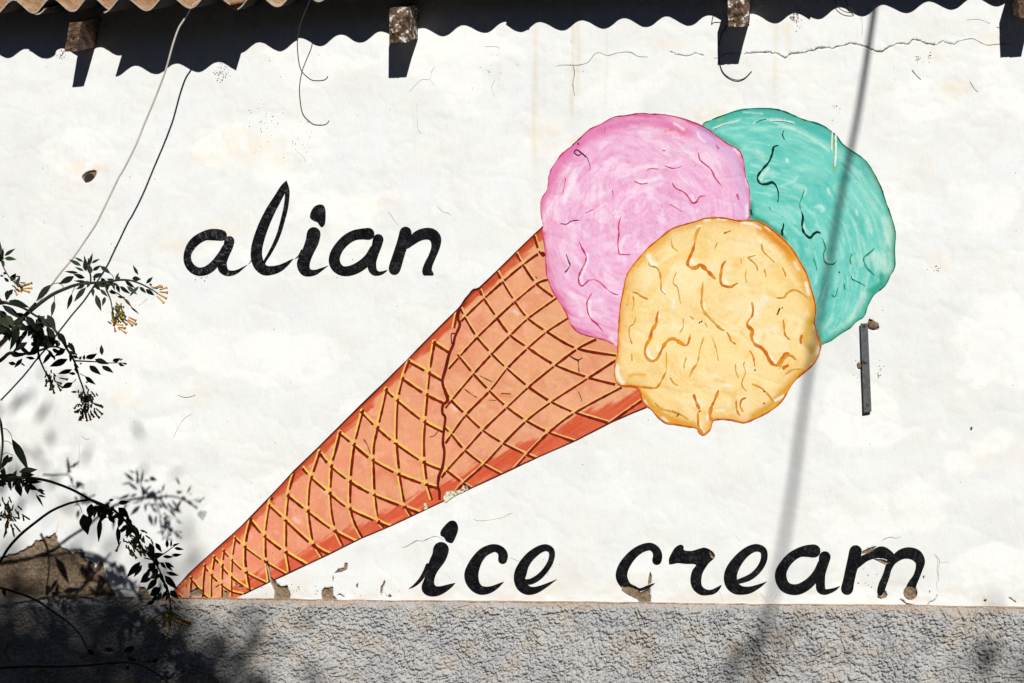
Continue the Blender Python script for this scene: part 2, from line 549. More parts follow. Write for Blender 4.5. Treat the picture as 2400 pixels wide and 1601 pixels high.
def wall_colour(uv):
    u, v = uv[:, 0], uv[:, 1]
    c = np.tile(lin((236, 237, 235)), (len(uv), 1))
    n = fbm(u / 90, v / 60, 5, 4)
    c = mixc(c, lin((236, 233, 222)), np.clip((n - .5) * 1.5, 0, .5))
    c = mixc(c, lin((222, 222, 219)), sstep(.55, .72, fbm(u / 260, v / 170, 6, 5)) * .25)
    c = mixc(c, lin((226, 221, 210)), sstep(.60, .70, fbm(u / 70, v / 50, 7, 5)) * .16)
    c = mixc(c, lin((244, 244, 240)), sstep(.58, .66, fbm(u / 180 + 9, v / 120, 16, 4)) * .8)
    c = mixc(c, lin((205, 200, 190)), sstep(.66, .76, fbm(u / 18, v / 34, 18, 4)) * .10)
    n2 = fbm(u / 30, v / 22, 8, 4)
    for (a, b, ru, rv, s) in STAIN:
        d = np.hypot((u - a) / ru, (v - b) / rv)
        al = np.clip(1.25 - d, 0, 1) * s * np.clip((n2 - .3) * 2.6, 0, 1)
        c = mixc(c, lin((238, 212, 166)), al * .75)
    for (a, wd, y0, y1, s) in ((1252, 5, 40, 420, .35), (1342, 4, 30, 310, .55), (1354, 5, 30, 250, .5), (1420, 3, 60, 275, .3), (1816, 6, 60, 260, .25), (1275, 4, 100, 320, .18), (1846, 10, 60, 180, .2), (1258, 8, 60, 700, .12), (1168, 4, 60, 300, .15)):
        al = np.exp(-((u - a - 2 * np.sin(v / 60)) / wd) ** 2) * sstep(y0 - 20, y0, v) * (1 - sstep(y1 - 60, y1, v)) * s * .6 * (.5 + fbm(u / 9, v / 40, 9, 2))
        c = mixc(c, lin((215, 185, 125)), np.clip(al, 0, 1))
    # dust near the plinth
    e = np.clip((v - 1320) / 80, 0, 1) * np.clip((fbm(u / 50, v / 18, 31, 3) - .45) * 2, 0, .35)
    c = mixc(c, lin((225, 205, 180)), e)
    return c
mm = 1000.0
outer = [(WX0 * mm, PL0 * mm - 6), (WX1 * mm, PL1 * mm - 6), (WX1 * mm, WTOP * mm), (WX0 * mm, WTOP * mm)]
inview = [(-2420, 1165), (2180, 1165), (2180, WTOP * mm), (-2420, WTOP * mm)]
sheet('plaster', [inview], 0.0, 9.0, wall_colour, M['plaster'], wall, back=.012, world=True)
sheet('plaster', [[(WX0 * mm, 1165), (-2420, 1165), (-2420, WTOP * mm), (WX0 * mm, WTOP * mm)]], 0.0, 40, wall_colour, M['plaster'], wall, holes=False, world=True)
sheet('plaster', [[(2180, 1165), (WX1 * mm, 1165), (WX1 * mm, WTOP * mm), (2180, WTOP * mm)]], 0.0, 40, wall_colour, M['plaster'], wall, holes=False, world=True)

# undercoat that shows in the patches
def heightgrid(name, x0, x1, z0, z1, st, fy, mat, parent, colour=None, smooth_=True):
    nx = int((x1 - x0) / st) + 1; nz = int((z1 - z0) / st) + 1
    X, Zz = np.meshgrid(np.linspace(x0, x1, nx), np.linspace(z0, z1, nz))
    Y = fy(X, Zz)
    v = np.stack([X, Y, Zz], -1).reshape(-1, 3)
    i = np.arange(nx * nz).reshape(nz, nx)
    f = np.stack([i[:-1, :-1], i[:-1, 1:], i[1:, 1:], i[1:, :-1]], -1).reshape(-1, 4)
    me = bpy.data.meshes.new(name)
    me.vertices.add(len(v)); me.vertices.foreach_set('co', v.astype(np.float32).ravel())
    me.loops.add(f.size); me.loops.foreach_set('vertex_index', f.astype(np.int32).ravel())
    me.polygons.add(len(f)); me.polygons.foreach_set('loop_start', np.arange(0, f.size, 4, dtype=np.int32))
    me.polygons.foreach_set('use_smooth', [smooth_] * len(f))
    me.update(calc_edges=True); me.validate()
    if colour is not None:
        set_colour(me, colour(X.ravel(), Zz.ravel()))
    return new_obj(name, me, mat, parent)
def under_y(x, z):
    return .0085 - relief(x, z) + (fbm(x * 40, z * 40, 2, 4, .6) - .5) * .020 + .003
heightgrid('undercoat', -2.7, 2.2, 1.165, 1.5, .0042, under_y, M['under'], wall)
heightgrid('undercoat', -4.2, 4.0, 1.5, 3.8, .03, lambda x, z: .011 - relief(x, z) + 0 * x, M['under'], wall)
# masonry body behind
bx = bmesh.new()
bmesh.ops.create_cube(bx, size=1, matrix=Matrix.Translation((-.1, .19, WTOP / 2 - .01)) @ Matrix.Diagonal((8.18, .30, WTOP - .02, 1)))
me = bpy.data.meshes.new('masonry'); bx.to_mesh(me); bx.free()
new_obj('masonry', me, M['under'], wall)
# flat dark disc painted as the shade inside the pipe opening
c0 = W(210, 414)
shade_disc = bmesh.new()
bmesh.ops.create_cone(shade_disc, cap_ends=True, segments=20, radius1=.026, radius2=.024, depth=.004, matrix=Matrix.Translation((c0[0] - .003, .006, c0[2] - .009)) @ Matrix.Rotation(math.pi / 2, 4, 'X'))
me = bpy.data.meshes.new('socket_shade'); shade_disc.to_mesh(me); shade_disc.free()
new_obj('socket_shade', me, M['dark'], wall)

# hairline cracks
HAIR = [
    ((600, 0, 3.918), [(1645, 610), (1615, 660), (1595, 730), (1520, 735), (1460, 790), (1410, 845)], 1.1), ((600, 0, 3.918), [(1595, 730), (1640, 780)], .9),
    ((600, 0, 3.918), [(1478, 940), (1480, 1050), (1485, 1180), (1515, 1225)], .9), ((600, 0, 3.918), [(2195, 730), (2165, 800), (2190, 890)], .9), ((600, 0, 3.918), [(370, 1390), (430, 1430), (460, 1500)], 1.0), ((600, 0, 3.918), [(2100, 430), (2210, 430), (2240, 450)], .8),
    ((1200, 0, 3.918), [(400, 615), (450, 600), (560, 600), (610, 600), (700, 575), (760, 500), (810, 488), (880, 512), (960, 490), (1050, 478), (1110, 490), (1160, 520), (1250, 525)], 1.2),
    ((1200, 0, 3.918), [(565, 600), (575, 680), (560, 760), (566, 830), (578, 880)], 1.6), ((1200, 0, 3.918), [(1850, 535), (1900, 530), (1970, 495), (2120, 490)], 1.3),
    (r4t, [(1760, 375), (1870, 355), (1930, 380), (2010, 415), (2100, 408), (2230, 405)], 1.3), (r4t, [(850, 140), (868, 230), (860, 330)], 1.0), (r4t, [(1320, 640), (1360, 690), (1405, 735)], 2.0), (r4t, [(1850, 745), (1890, 810), (1930, 850)], 1.4), (r4t, [(2095, 250), (2150, 265)], 2.0), (r4t, [(1820, 185), (1940, 180), (2040, 220)], 1.1),
    ((0, 700, 3.918), [(1635, 885), (1690, 905), (1740, 905), (1800, 885)], 1.2), ((0, 700, 3.918), [(1785, 1055), (1700, 1095), (1630, 1200), (1590, 1290)], .9), ((0, 700, 3.918), [(1360, 0), (1310, 40), (1275, 65)], 1.0), ((0, 700, 3.918), [(750, 1260), (790, 1290), (830, 1285)], 1.2), ((0, 1100, 3.13), [(425, 395), (412, 465)], 1.0), ((0, 700, 3.918), [(730, 1330), (725, 1470), (712, 1567)], .8),
    ((940, 1200, 5.8775), [(0, 480), (60, 480), (150, 430), (220, 395), (300, 400), (380, 365), (460, 335), (530, 350), (590, 385)], 1.3), ((940, 1200, 5.8775), [(990, 95), (1060, 120), (1180, 115), (1280, 100), (1400, 75), (1480, 30), (1540, 10)], 1.1), ((940, 1200, 5.8775), [(1490, 630), (1540, 645), (1640, 685), (1750, 735), (1780, 740)], 1.0),
    (r5m, [(10, 840), (60, 900), (100, 960)], .8), (r5m, [(235, 850), (200, 910), (175, 960)], .8), (r5m, [(1600, 160), (1650, 125), (1720, 105), (1790, 120), (1860, 95)], 1.2), (r5m, [(2290, 330), (2340, 400), (2330, 520), (2345, 620), (2351, 700)], .9), (r4c, [(1560, 850), (1590, 920), (1612, 1000)], .8), (r4c, [(1780, 90), (1850, 160)], .8),
    ((680, 440, 6.187), [(1420, 350), (1480, 420), (1530, 500), (1575, 550)], 1.1), ((680, 440, 6.187), [(2140, 275), (2220, 350), (2280, 360), (2351, 415)], 1.0), ((2100, 1200, 3.91), [(340, 380), (400, 440), (385, 520), (390, 600), (370, 660), (385, 730)], 1.0), ((2100, 1200, 3.91), [(400, 465), (490, 455)], .8),
]
for k, (rg, pts, wd) in enumerate(HAIR):
    sheet('hairline_crack', strip(R(*rg, pts), wd * 1.1, 4, .6, 3), .0009 + .0001 * (k % 4), 0, (196, 190, 182) if wd < 1.15 else (150, 141, 131), M['line'], wall)
# mould and rust specks
sp = []
for (u0, v0, ru, rv, n) in ((146, 128, 9, 18, 34), (520, 172, 20, 22, 46), (1868, 45, 13, 24, 60), (1858, 40, 7, 8, 26), (2150, 140, 8, 12, 14), (2180, 132, 5, 9, 12), (620, 280, 50, 50, 26), (700, 330, 40, 40, 16), (2195, 630, 22, 9, 14), (2060, 870, 10, 26, 16), (2010, 860, 14, 20, 12), (1960, 255, 14, 16, 8), (470, 655, 24, 8, 8), (1180, 160, 60, 40, 10), (720, 1385, 90, 14, 22), (900, 1390, 60, 10, 10), (2050, 1360, 50, 30, 14), (1290, 1330, 20, 22, 10)):
    for k in range(n):
        a = nrs.randn(2) * .5
        x, y = u0 + a[0] * ru, v0 + a[1] * rv
        r_ = nrs.uniform(.5, 1.5)
        sp.append([(x + r_ * math.cos(q) * nrs.uniform(.6, 1.3), y + r_ * math.sin(q) * nrs.uniform(.6, 1.3)) for q in np.linspace(0, 6.28, 6)[:-1]])
for k in range(170):
    x, y = nrs.uniform(0, 2400), nrs.uniform(90, 1390)
    r_ = nrs.uniform(.4, 1.2)
    sp.append([(x + r_ * math.cos(q), y + r_ * math.sin(q)) for q in np.linspace(0, 6.28, 5)[:-1]])
sheet('speck', sp, .0016, 0, lambda uv: np.where(((uv[:, 1] < 190) & (fbm(uv[:, 0] / 8, uv[:, 1] / 8, 4, 1) > .35))[:, None], lin((105, 70, 40)), lin((80, 74, 68))), M['line'], wall)['kind'] = 'stuff'

# plinth of roughcast
def plinth_h(x, z):
    ca, sa = math.cos(-.33), math.sin(-.33)
    wx = (fbm(x * 9, z * 9, 70, 2) - .5) * .05; wz = (fbm(x * 9, z * 9, 80, 2) - .5) * .05
    p = (x + wx) * ca - (z + wz) * sa; q = (x + wx) * sa + (z + wz) * ca
    bl = lambda a, sd: np.abs(fbm(p * a, q * a * 1.3, sd, 2, .5) - .5) * 2
    b1, b2 = bl(58, 91), bl(118, 95)
    h = np.minimum(b1 * 2.1, 1.0) * .0155 + np.minimum(b2 * 2.0, 1.0) * .0085
    h = h * (.6 + .8 * fbm(p * 14, q * 18, 33, 2))
    lum = (fbm(p * 30, q * 40, 60, 3) - .5) * .010 + (fbm(x * 5, z * 5, 66, 2) - .5) * .012
    return h + lum
def plinth_y(x, z):
    top = PL0 + (x - WX0) / (WX1 - WX0) * 0 + (PL1 - PL0) * (x + 2.3) / 4.4
    e = np.clip((top - z) / .03, 0, 1)
    return -(.016 + plinth_h(x, z) * (.25 + .75 * e) - (1 - e) ** 2 * .010)
def plinth_col(x, z):
    c = np.tile(np.array((.60, .59, .575)), (len(x), 1))
    n = fbm(x * 11, z * 15, 12, 4)
    c = mixc(c, (.58, .50, .40), sstep(.5, .7, n) * .45)
    c = mixc(c, (.48, .49, .51), sstep(.5, .7, fbm(x * 7, z * 9, 17, 4)) * .5)
    d = 1.178 - z
    t = (1 - sstep(.004, .02 + .03 * fbm(x * 6, z * 0, 19, 2), d)) * (.5 + .5 * sstep(.4, .6, fbm(x * 4, z * 3, 24, 3)))
    return mixc(c, (.56, .45, .35), t)
def fit_top(o):
    me = o.data
    n = len(me.vertices)
    co = np.empty(n * 3, np.float32); me.vertices.foreach_get('co', co); co = co.reshape(-1, 3)
    z0, z1 = co[:, 2].min(), co[:, 2].max()
    top = PL0 + (PL1 - PL0) * (co[:, 0] + 2.3) / 4.4 + (fbm(co[:, 0] * 14, co[:, 0] * 0, 77, 3) - .5) * .008
    tt = (co[:, 2] - z0) / (z1 - z0)
    co[:, 2] = co[:, 2] + (top - z1) * np.clip((tt - .8) / .2, 0, 1)
    me.vertices.foreach_set('co', co.ravel()); me.update()
o = heightgrid('plinth', -2.5, 2.3, .76, 1.178, .0022, plinth_y, M['plinth'], wall, plinth_col)
fit_top(o)
o = heightgrid('plinth', -4.2, -2.5, .70, 1.178, .02, plinth_y, M['plinth'], wall, plinth_col)
o = heightgrid('plinth', 2.3, 4.0, .70, 1.178, .02, plinth_y, M['plinth'], wall, plinth_col)
o = heightgrid('plinth', -2.5, 2.3, .70, .76, .02, plinth_y, M['plinth'], wall, plinth_col)
o = heightgrid('plinth', -4.2, 4.0, 0, .70, .03, plinth_y, M['plinth'], wall, plinth_col)
xs = np.linspace(-4.2, 4.0, 600)
tz = PL0 + (PL1 - PL0) * (xs + 2.3) / 4.4
jt = (fbm(xs * 14, xs * 0, 77, 3) - .5) * .008
v = [(x, -.012 - .004 * vnoise(np.array([x * 60]), np.array([0.]), 5)[0], z - .002 + j) for x, z, j in zip(xs, tz, jt)] + [(x, .012, z + .006 + j * .5) for x, z, j in zip(xs, tz, jt)]
f = [(i, i + 1, 601 + i, 600 + i) for i in range(599)]
me = mesh('plinth_top', v, f)
set_colour(me, np.tile(np.array((.46, .35, .26)), (len(v), 1)))
new_obj('plinth_top', me, M['plinth'], wall)

# ------------------------------------------------------------------ painted ice cream
rp1, rp2 = (1240, 240, 4.198), (1240, 500, 4.198)
rt3, rt4 = (1640, 240, 4.898), (1700, 500, 4.752)
ry5, ry6 = (1420, 490, 4.521), (1420, 740, 4.521)
k1, k2, k3, k4 = (1000, 520, 4.521), (1000, 840, 4.521), (700, 700, 4.521), (640, 940, 4.521)
mc = W(1250, 760)
mural = empty('painted_ice_cream', (float(mc[0]), 0, float(mc[2])), 'painted waffle cone with pink, mint and vanilla scoops on the white wall', 'mural')

PINK = smooth(R(*rp1, [(135, 1215), (118, 1080), (118, 960), (180, 850), (200, 700), (260, 590), (330, 500), (430, 420), (520, 330), (600, 260), (720, 205), (830, 145), (950, 130), (1080, 108), (1200, 115), (1330, 120), (1480, 150), (1640, 205), (1740, 255), (1850, 330), (1960, 410), (2060, 465), (2110, 570), (2130, 720), (2165, 830), (2175, 950), (2165, 1080), (2150, 1160)]) + R(*rp2, [(1900, 300), (1300, 700), (1100, 1000), (990, 1350)]) + R(*rp2, [(870, 1330), (830, 1290), (750, 1250), (640, 1220), (500, 1180), (410, 1090), (375, 1000), (320, 900), (240, 780), (185, 640), (170, 560), (160, 380), (135, 200)]), 4, True)
TEAL = smooth(R(*rt3, [(30, 270), (130, 205), (280, 145), (430, 95), (570, 72), (720, 68), (850, 75), (970, 105), (1090, 155), (1200, 200), (1330, 235), (1430, 275), (1500, 325), (1570, 385), (1640, 480), (1750, 560), (1870, 640), (1950, 730), (2020, 850), (2080, 970), (2120, 1090), (2170, 1230), (2220, 1370), (2245, 1480)]) + R(*rt4, [(1897, 200), (1895, 290), (1885, 400), (1890, 520), (1885, 610), (1840, 690), (1790, 790), (1740, 840), (1660, 900), (1610, 980), (1575, 1060), (1545, 1150), (1470, 1200), (1400, 1270), (1300, 1330), (1200, 1400), (1120, 1440), (1050, 1450), (900, 1200), (600, 600), (200, 300)]) + R(*rt3, [(300, 1000), (100, 500)]), 4, True)
YEL = smooth(R(*ry5, [(135, 1311), (145, 1150), (160, 1000), (190, 850), (220, 710), (280, 610), (370, 500), (460, 400), (570, 310), (700, 210), (830, 165), (960, 130), (1060, 98), (1200, 92), (1300, 105), (1400, 125), (1500, 122), (1600, 130), (1700, 175), (1800, 250), (1900, 340), (1980, 430), (2060, 560), (2130, 690), (2170, 820), (2210, 960), (2225, 1080), (2210, 1200), (2235, 1300)]) + R(*ry6, [(2245, 210), (2275, 290), (2270, 370), (2230, 470), (2150, 560), (2050, 640), (1960, 740), (1900, 850), (1830, 940), (1720, 1020), (1600, 1080), (1480, 1130), (1400, 1120), (1300, 1100), (1160, 1100), (1125, 1140), (1110, 1200), (1040, 1260), (985, 1230), (960, 1190), (850, 1170), (740, 1150), (640, 1135), (560, 1080), (490, 1000), (430, 950), (390, 890), (350, 775), (250, 745), (150, 735), (105, 680), (95, 580), (105, 480), (128, 380), (132, 200)]), 4, True)
CONE_UP = [(408, 1384), (444, 1345), (473, 1317), (508, 1286), (548, 1250), (586, 1213), (634, 1163), (690, 1104), (748, 1048), (800, 996), (846, 950), (902, 896), (957, 842), (1005, 793), (1074, 724), (1084, 710), (1100, 690), (1111, 678), (1124, 675), (1166, 635), (1212, 589), (1254, 549), (1275, 529)]
CONE_LO = [(1516, 954), (1431, 990), (1354, 1030), (1261, 1071), (1177, 1110), (1106, 1143), (1031, 1178), (916, 1232), (847, 1261), (774, 1297), (676, 1343), (572, 1392), (540, 1410)]
CONE = CONE_UP + [(1400, 640), (1560, 860)] + CONE_LO + [(395, 1410)]

def brush(uv, cx, cy, seed, k=1.0):
    """streaky brush marks that run round a centre"""
    dx, dy = uv[:, 0] - cx, uv[:, 1] - cy
    r = np.hypot(dx, dy); a = np.arctan2(dy, dx)
    wob = fbm(uv[:, 0] / 120, uv[:, 1] / 120, seed, 2)
    s1 = fbm(r / 5.5 + wob * 6, a * 7 + wob, seed + 1, 3)
    s2 = fbm(r / 17 + wob * 3, a * 4, seed + 2, 4)
    s3 = fbm(uv[:, 0] / 60, uv[:, 1] / 45, seed + 3, 4)
    return s1, s2, s3

def soft(uv, pts, wd, k=.6, seed=5):
    d = pdist(uv, smooth([p[:2] for p in pts], 4))
    n = fbm(uv[:, 0] / 7, uv[:, 1] / 7, seed, 3)
    return np.clip(1.2 - d / (wd * (.6 + .8 * n)), 0, 1) ** 1.2 * k

def pink_col(uv):
    s1, s2, s3 = brush(uv, 1500, 520, 100)
    c = np.tile(lin((240, 188, 219)), (len(uv), 1))
    c = mixc(c, lin((248, 214, 234)), sstep(.42, .68, s2) * .8)
    c = mixc(c, lin((226, 136, 186)), sstep(.52, .75, s1) * .45)
    c = mixc(c, lin((232, 158, 200)), sstep(.5, .7, s3) * .4)
    e = pdist(uv, PINK, True)
    c = mixc(c, lin((212, 70, 130)), np.exp(-e / 13) * (.35 + .9 * s1))
    top = R(*rp1, [(180, 900), (300, 620), (560, 370), (800, 240), (1100, 190), (1400, 240), (1600, 300)])
    c = mixc(c, lin((226, 120, 175)), soft(uv, top, 15, .75, 12))
    c = mixc(c, lin((212, 184, 228)), soft(uv, R(*rp1, [(1680, 300), (1800, 400), (1980, 500), (2060, 700), (2110, 900), (2130, 1100)]), 22, .5, 14))
    c = mixc(c, lin((170, 110, 170)), soft(uv, R(*rp1, [(1670, 240), (1760, 290), (1830, 340)]), 6, .6, 15))
    d = np.hypot((uv[:, 0] - 1580) / 38, (uv[:, 1] - 309) / 12)
    c = mixc(c, lin((233, 98, 112)), np.clip(1.25 - d, 0, 1) * np.clip((fbm(uv[:, 0] / 6, uv[:, 1] / 6, 3, 3) - .25) * 2.2, 0, 1) * .8)
    for p, wd, k in (
        ([(340, 970), (370, 900), (410, 830), (440, 740)], 10, .85), ([(1030, 660), (1100, 640), (1250, 625)], 7, .8), ([(1080, 790), (1150, 780), (1290, 735)], 8, .85), ([(1430, 205), (1480, 235), (1520, 268)], 4, .9), ([(870, 1120), (900, 1040), (1000, 930), (1150, 860), (1300, 800)], 7, .5), ([(710, 1240), (705, 1140), (730, 1080)], 6, .5), ([(600, 1090), (700, 1030), (760, 990)], 3, .6), ([(1475, 475), (1560, 490), (1620, 500)], 3.5, .7), ([(1660, 300), (1680, 350), (1730, 385)], 3.5, .8), ([(1310, 500), (1380, 520), (1400, 560)], 5, .6), ([(620, 960), (700, 920), (790, 870)], 10, .45), ([(150, 1250), (170, 1100), (220, 1000)], 8, .55), ([(1500, 560), (1400, 610), (1280, 650)], 5, .45), ([(1600, 920), (1620, 960)], 5.5, 1.0), ([(2145, 1020), (2145, 1120)], 6, .9), ([(2020, 460), (2075, 510)], 3.5, 1.0), ([(2135, 760), (2160, 830)], 3, .9)):
        c = mixc(c, lin((252, 236, 246)), soft(uv, R(*rp1, p), wd, k * .8, 20))
    for p, wd, k in (([(575, 400), (575, 470), (535, 570), (515, 650), (530, 700)], 4.5, .95), ([(605, 860), (590, 940), (605, 1010)], 4.5, 1.0), ([(900, 390), (905, 320), (950, 230), (1000, 220)], 5, .7), ([(420, 800), (500, 900), (520, 1000)], 9, .4), ([(800, 1230), (860, 1290)], 7, .7), ([(400, 120), (430, 250), (420, 380)], 14, .35), ([(640, 860), (700, 900), (760, 980)], 12, .3)):
        c = mixc(c, lin((252, 238, 247)), soft(uv, R(*rp2, p), wd, k * .8, 21))
    return c

def teal_col(uv):
    s1, s2, s3 = brush(uv, 1760, 640, 200)
    c = np.tile(lin((108, 206, 192)), (len(uv), 1))
    c = mixc(c, lin((166, 226, 212)), sstep(.45, .72, s1) * .75)
    c = mixc(c, lin((74, 186, 172)), sstep(.5, .72, s2) * .55)
    c = mixc(c, lin((140, 218, 204)), sstep(.45, .7, s3) * .5)
    lf = np.clip((uv[:, 0] - 1980) / 110, 0, 1)
    c = mixc(c, lin((186, 230, 214)), lf * sstep(.35, .7, s1) * .8)
    e = pdist(uv, TEAL, True)
    c = mixc(c, lin((16, 132, 98)), np.exp(-e / 9) * (.35 + 1.0 * s1))
    topb = R(*rt3, [(150, 260), (350, 170), (600, 130), (900, 170), (1200, 260), (1400, 350), (1560, 470)])
    c = mixc(c, lin((62, 182, 168)), soft(uv, topb, 13, .7, 31))
    c = mixc(c, lin((24, 140, 104)), soft(uv, R(*rt3, [(575, 1180), (600, 1300), (720, 1370), (860, 1480), (960, 1560)]), 11, .85, 33))
    c = mixc(c, lin((40, 160, 126)), soft(uv, R(*rt3, [(120, 330), (300, 430), (450, 520)]), 10, .6, 34))
    c = mixc(c, lin((36, 160, 130)), soft(uv, R(*rt4, [(1740, 700), (1740, 780), (1640, 860)]), 14, .8, 35))
    c = mixc(c, lin((150, 170, 60)), soft(uv, R(*rt3, [(1530, 430), (1555, 600), (1545, 790)]), 4.5, .75, 36))
    c = mixc(c, lin((150, 190, 90)), soft(uv, R(*rt3, [(215, 215), (260, 190)]), 4, .8, 37))
    c = mixc(c, lin((120, 170, 60)), soft(uv, R(*rt3, [(1140, 185), (1220, 205)]), 3, .8, 37))
    for p, wd, k in (([(150, 300), (300, 245), (460, 205)], 3, .8), ([(620, 240), (720, 200), (800, 200), (900, 240), (1100, 300)], 3, .7), ([(820, 190), (960, 205), (1080, 235)], 3, .75), ([(500, 110), (600, 120), (720, 130)], 2.5, .6), ([(900, 270), (1100, 320), (1350, 450), (1480, 560)], 3, .5), ([(700, 900), (720, 840), (790, 760)], 4.5, .8), ([(1000, 650), (1005, 680)], 3.5, 1.0), ([(1475, 990), (1480, 1030), (1490, 1050)], 3.5, .9), ([(1350, 1200), (1420, 1220), (1400, 1240)], 6, .6), ([(1800, 1240), (1805, 1290)], 4, .7), ([(950, 950), (1080, 900), (1120, 850)], 5, .4), ([(660, 560), (720, 640)], 12, .35), ([(1195, 1400), (1205, 1470)], 4, .7), ([(1215, 990), (1200, 1070)], 3, .7)):
        c = mixc(c, lin((226, 246, 236)), soft(uv, R(*rt3, p), wd, k * .8, 38))
    for p, wd, k in (([(1110, 480), (1120, 525), (1150, 550)], 5, .9), ([(1410, 690), (1425, 720)], 3.5, .9), ([(1650, 470), (1720, 480), (1800, 620)], 16, .55), ([(1540, 900), (1480, 1040), (1380, 1180)], 10, .5), ([(1250, 700), (1230, 820)], 8, .4), ([(1180, 1320), (1300, 1250), (1420, 1150)], 8, .4), ([(1780, 60), (1800, 200), (1800, 330)], 12, .55)):
        c = mixc(c, lin((214, 240, 226)), soft(uv, R(*rt4, p), wd, k * .8, 39))
    return c

def yel_col(uv):
    s1, s2, s3 = brush(uv, 1680, 760, 300)
    c = np.tile(lin((251, 222, 158)), (len(uv), 1))
    c = mixc(c, lin((253, 232, 182)), sstep(.45, .7, s3) * .7)
    c = mixc(c, lin((243, 200, 112)), sstep(.55, .75, s2) * .5)
    e = pdist(uv, YEL, True)
    c = mixc(c, lin((216, 132, 20)), np.exp(-e / 9) * (.45 + .9 * s1))
    c = mixc(c, lin((236, 182, 70)), np.exp(-e / 22) * (.1 + .6 * s2))
    c = mixc(c, lin((226, 140, 24)), soft(uv, R(*ry5, [(1640, 190), (1760, 290), (1880, 400), (1960, 500)]), 15, .95, 41))
    c = mixc(c, lin((228, 170, 52)), soft(uv, R(*ry5, [(1940, 520), (2020, 620), (2090, 760), (2150, 900), (2180, 1050), (2190, 1200)]), 14, .75, 42))
    c = mixc(c, lin((204, 160, 40)), soft(uv, R(*ry6, [(2160, 60), (2140, 150), (2110, 260), (2160, 350)]), 15, .75, 43))
    c = mixc(c, lin((214, 158, 36)), soft(uv, R(*ry6, [(2080, 590), (1960, 720), (1860, 820), (1740, 950), (1560, 1060)]), 11, .85, 44))
    c = mixc(c, lin((222, 158, 40)), soft(uv, R(*ry6, [(400, 850), (480, 950), (600, 1050), (760, 1120), (920, 1170)]), 13, .85, 45))
    c = mixc(c, lin((232, 178, 64)), soft(uv, R(*ry5, [(250, 660), (360, 560), (480, 430), (660, 280)]), 9, .6, 46))
    c = mixc(c, lin((232, 184, 76)), soft(uv, R(*ry5, [(250, 920), (270, 1050), (300, 1180)]), 14, .35, 47))
    c = mixc(c, lin((232, 186, 78)), soft(uv, R(*ry6, [(1240, 800), (1340, 840), (1370, 960)]), 12, .55, 48))
    c = mixc(c, lin((230, 170, 58)), soft(uv, R(*ry6, [(250, 640), (330, 620), (410, 630)]), 6, .8, 49))
    c = mixc(c, lin((234, 190, 90)), soft(uv, R(*ry6, [(1170, 680), (1260, 700)]), 9, .6, 49))
    for p, wd, k in (([(450, 490), (480, 560), (530, 590)], 7, 1), ([(905, 530), (920, 570), (960, 585)], 5, 1), ([(1245, 740), (1290, 790)], 6, .9), ([(600, 850), (625, 890)], 4, 1), ([(1440, 150), (1540, 155), (1640, 210)], 3.5, 1), ([(1690, 190), (1740, 225)], 3, 1), ([(1040, 120), (1100, 118)], 3.5, 1), ([(1180, 108), (1280, 112)], 2.5, 1), ([(965, 185), (1000, 180)], 3.5, .9), ([(2120, 780), (2150, 900)], 5, 1), ([(1150, 1200), (1190, 1240)], 5, 1), ([(1580, 1100), (1640, 1000), (1700, 960)], 16, .6), ([(1040, 1000), (1045, 1060)], 4, .8), ([(560, 1090), (570, 1150)], 4, .8), ([(715, 960), (720, 1040)], 6, .7), ([(1640, 340), (1650, 370)], 4, .9), ([(2000, 570), (2040, 640)], 5, .7), ([(1110, 600), (1130, 660)], 3, .8)):
        c = mixc(c, lin((255, 250, 236)), soft(uv, R(*ry5, p), wd, k * .8, 51))
    for p, wd, k in (([(440, 370), (450, 430), (500, 460)], 7, 1), ([(555, 330), (550, 360)], 4, .9), ([(120, 540), (130, 640), (180, 710)], 7, 1), ([(1740, 430), (1780, 490), (1810, 500)], 5, 1), ([(1580, 250), (1600, 290)], 4, 1), ([(1525, 80), (1530, 40)], 4, .9), ([(1260, 735), (1330, 742)], 3, 1), ([(1075, 1050), (1075, 1100)], 3.5, 1), ([(1000, 1120), (1010, 1210), (1040, 1230)], 3.5, .9), ([(980, 900), (1010, 950)], 4, .8), ([(410, 900), (440, 960)], 3, 1), ([(600, 1080), (650, 1120)], 4, .9), ([(500, 1030), (530, 1070)], 2.5, .9), ([(2250, 340), (2235, 400)], 5, 1), ([(2170, 530), (2220, 490)], 4, .9), ([(1790, 900), (1880, 850)], 4, 1), ([(2205, 100), (2210, 130)], 3, .9), ([(1620, 180), (1800, 130)], 14, .35), ([(1340, 280), (1380, 290)], 3, .9), ([(1165, 1010), (1250, 1000)], 4, .6)):
        c = mixc(c, lin((255, 250, 238)), soft(uv, R(*ry6, p), wd, k * .8, 52))
    return c

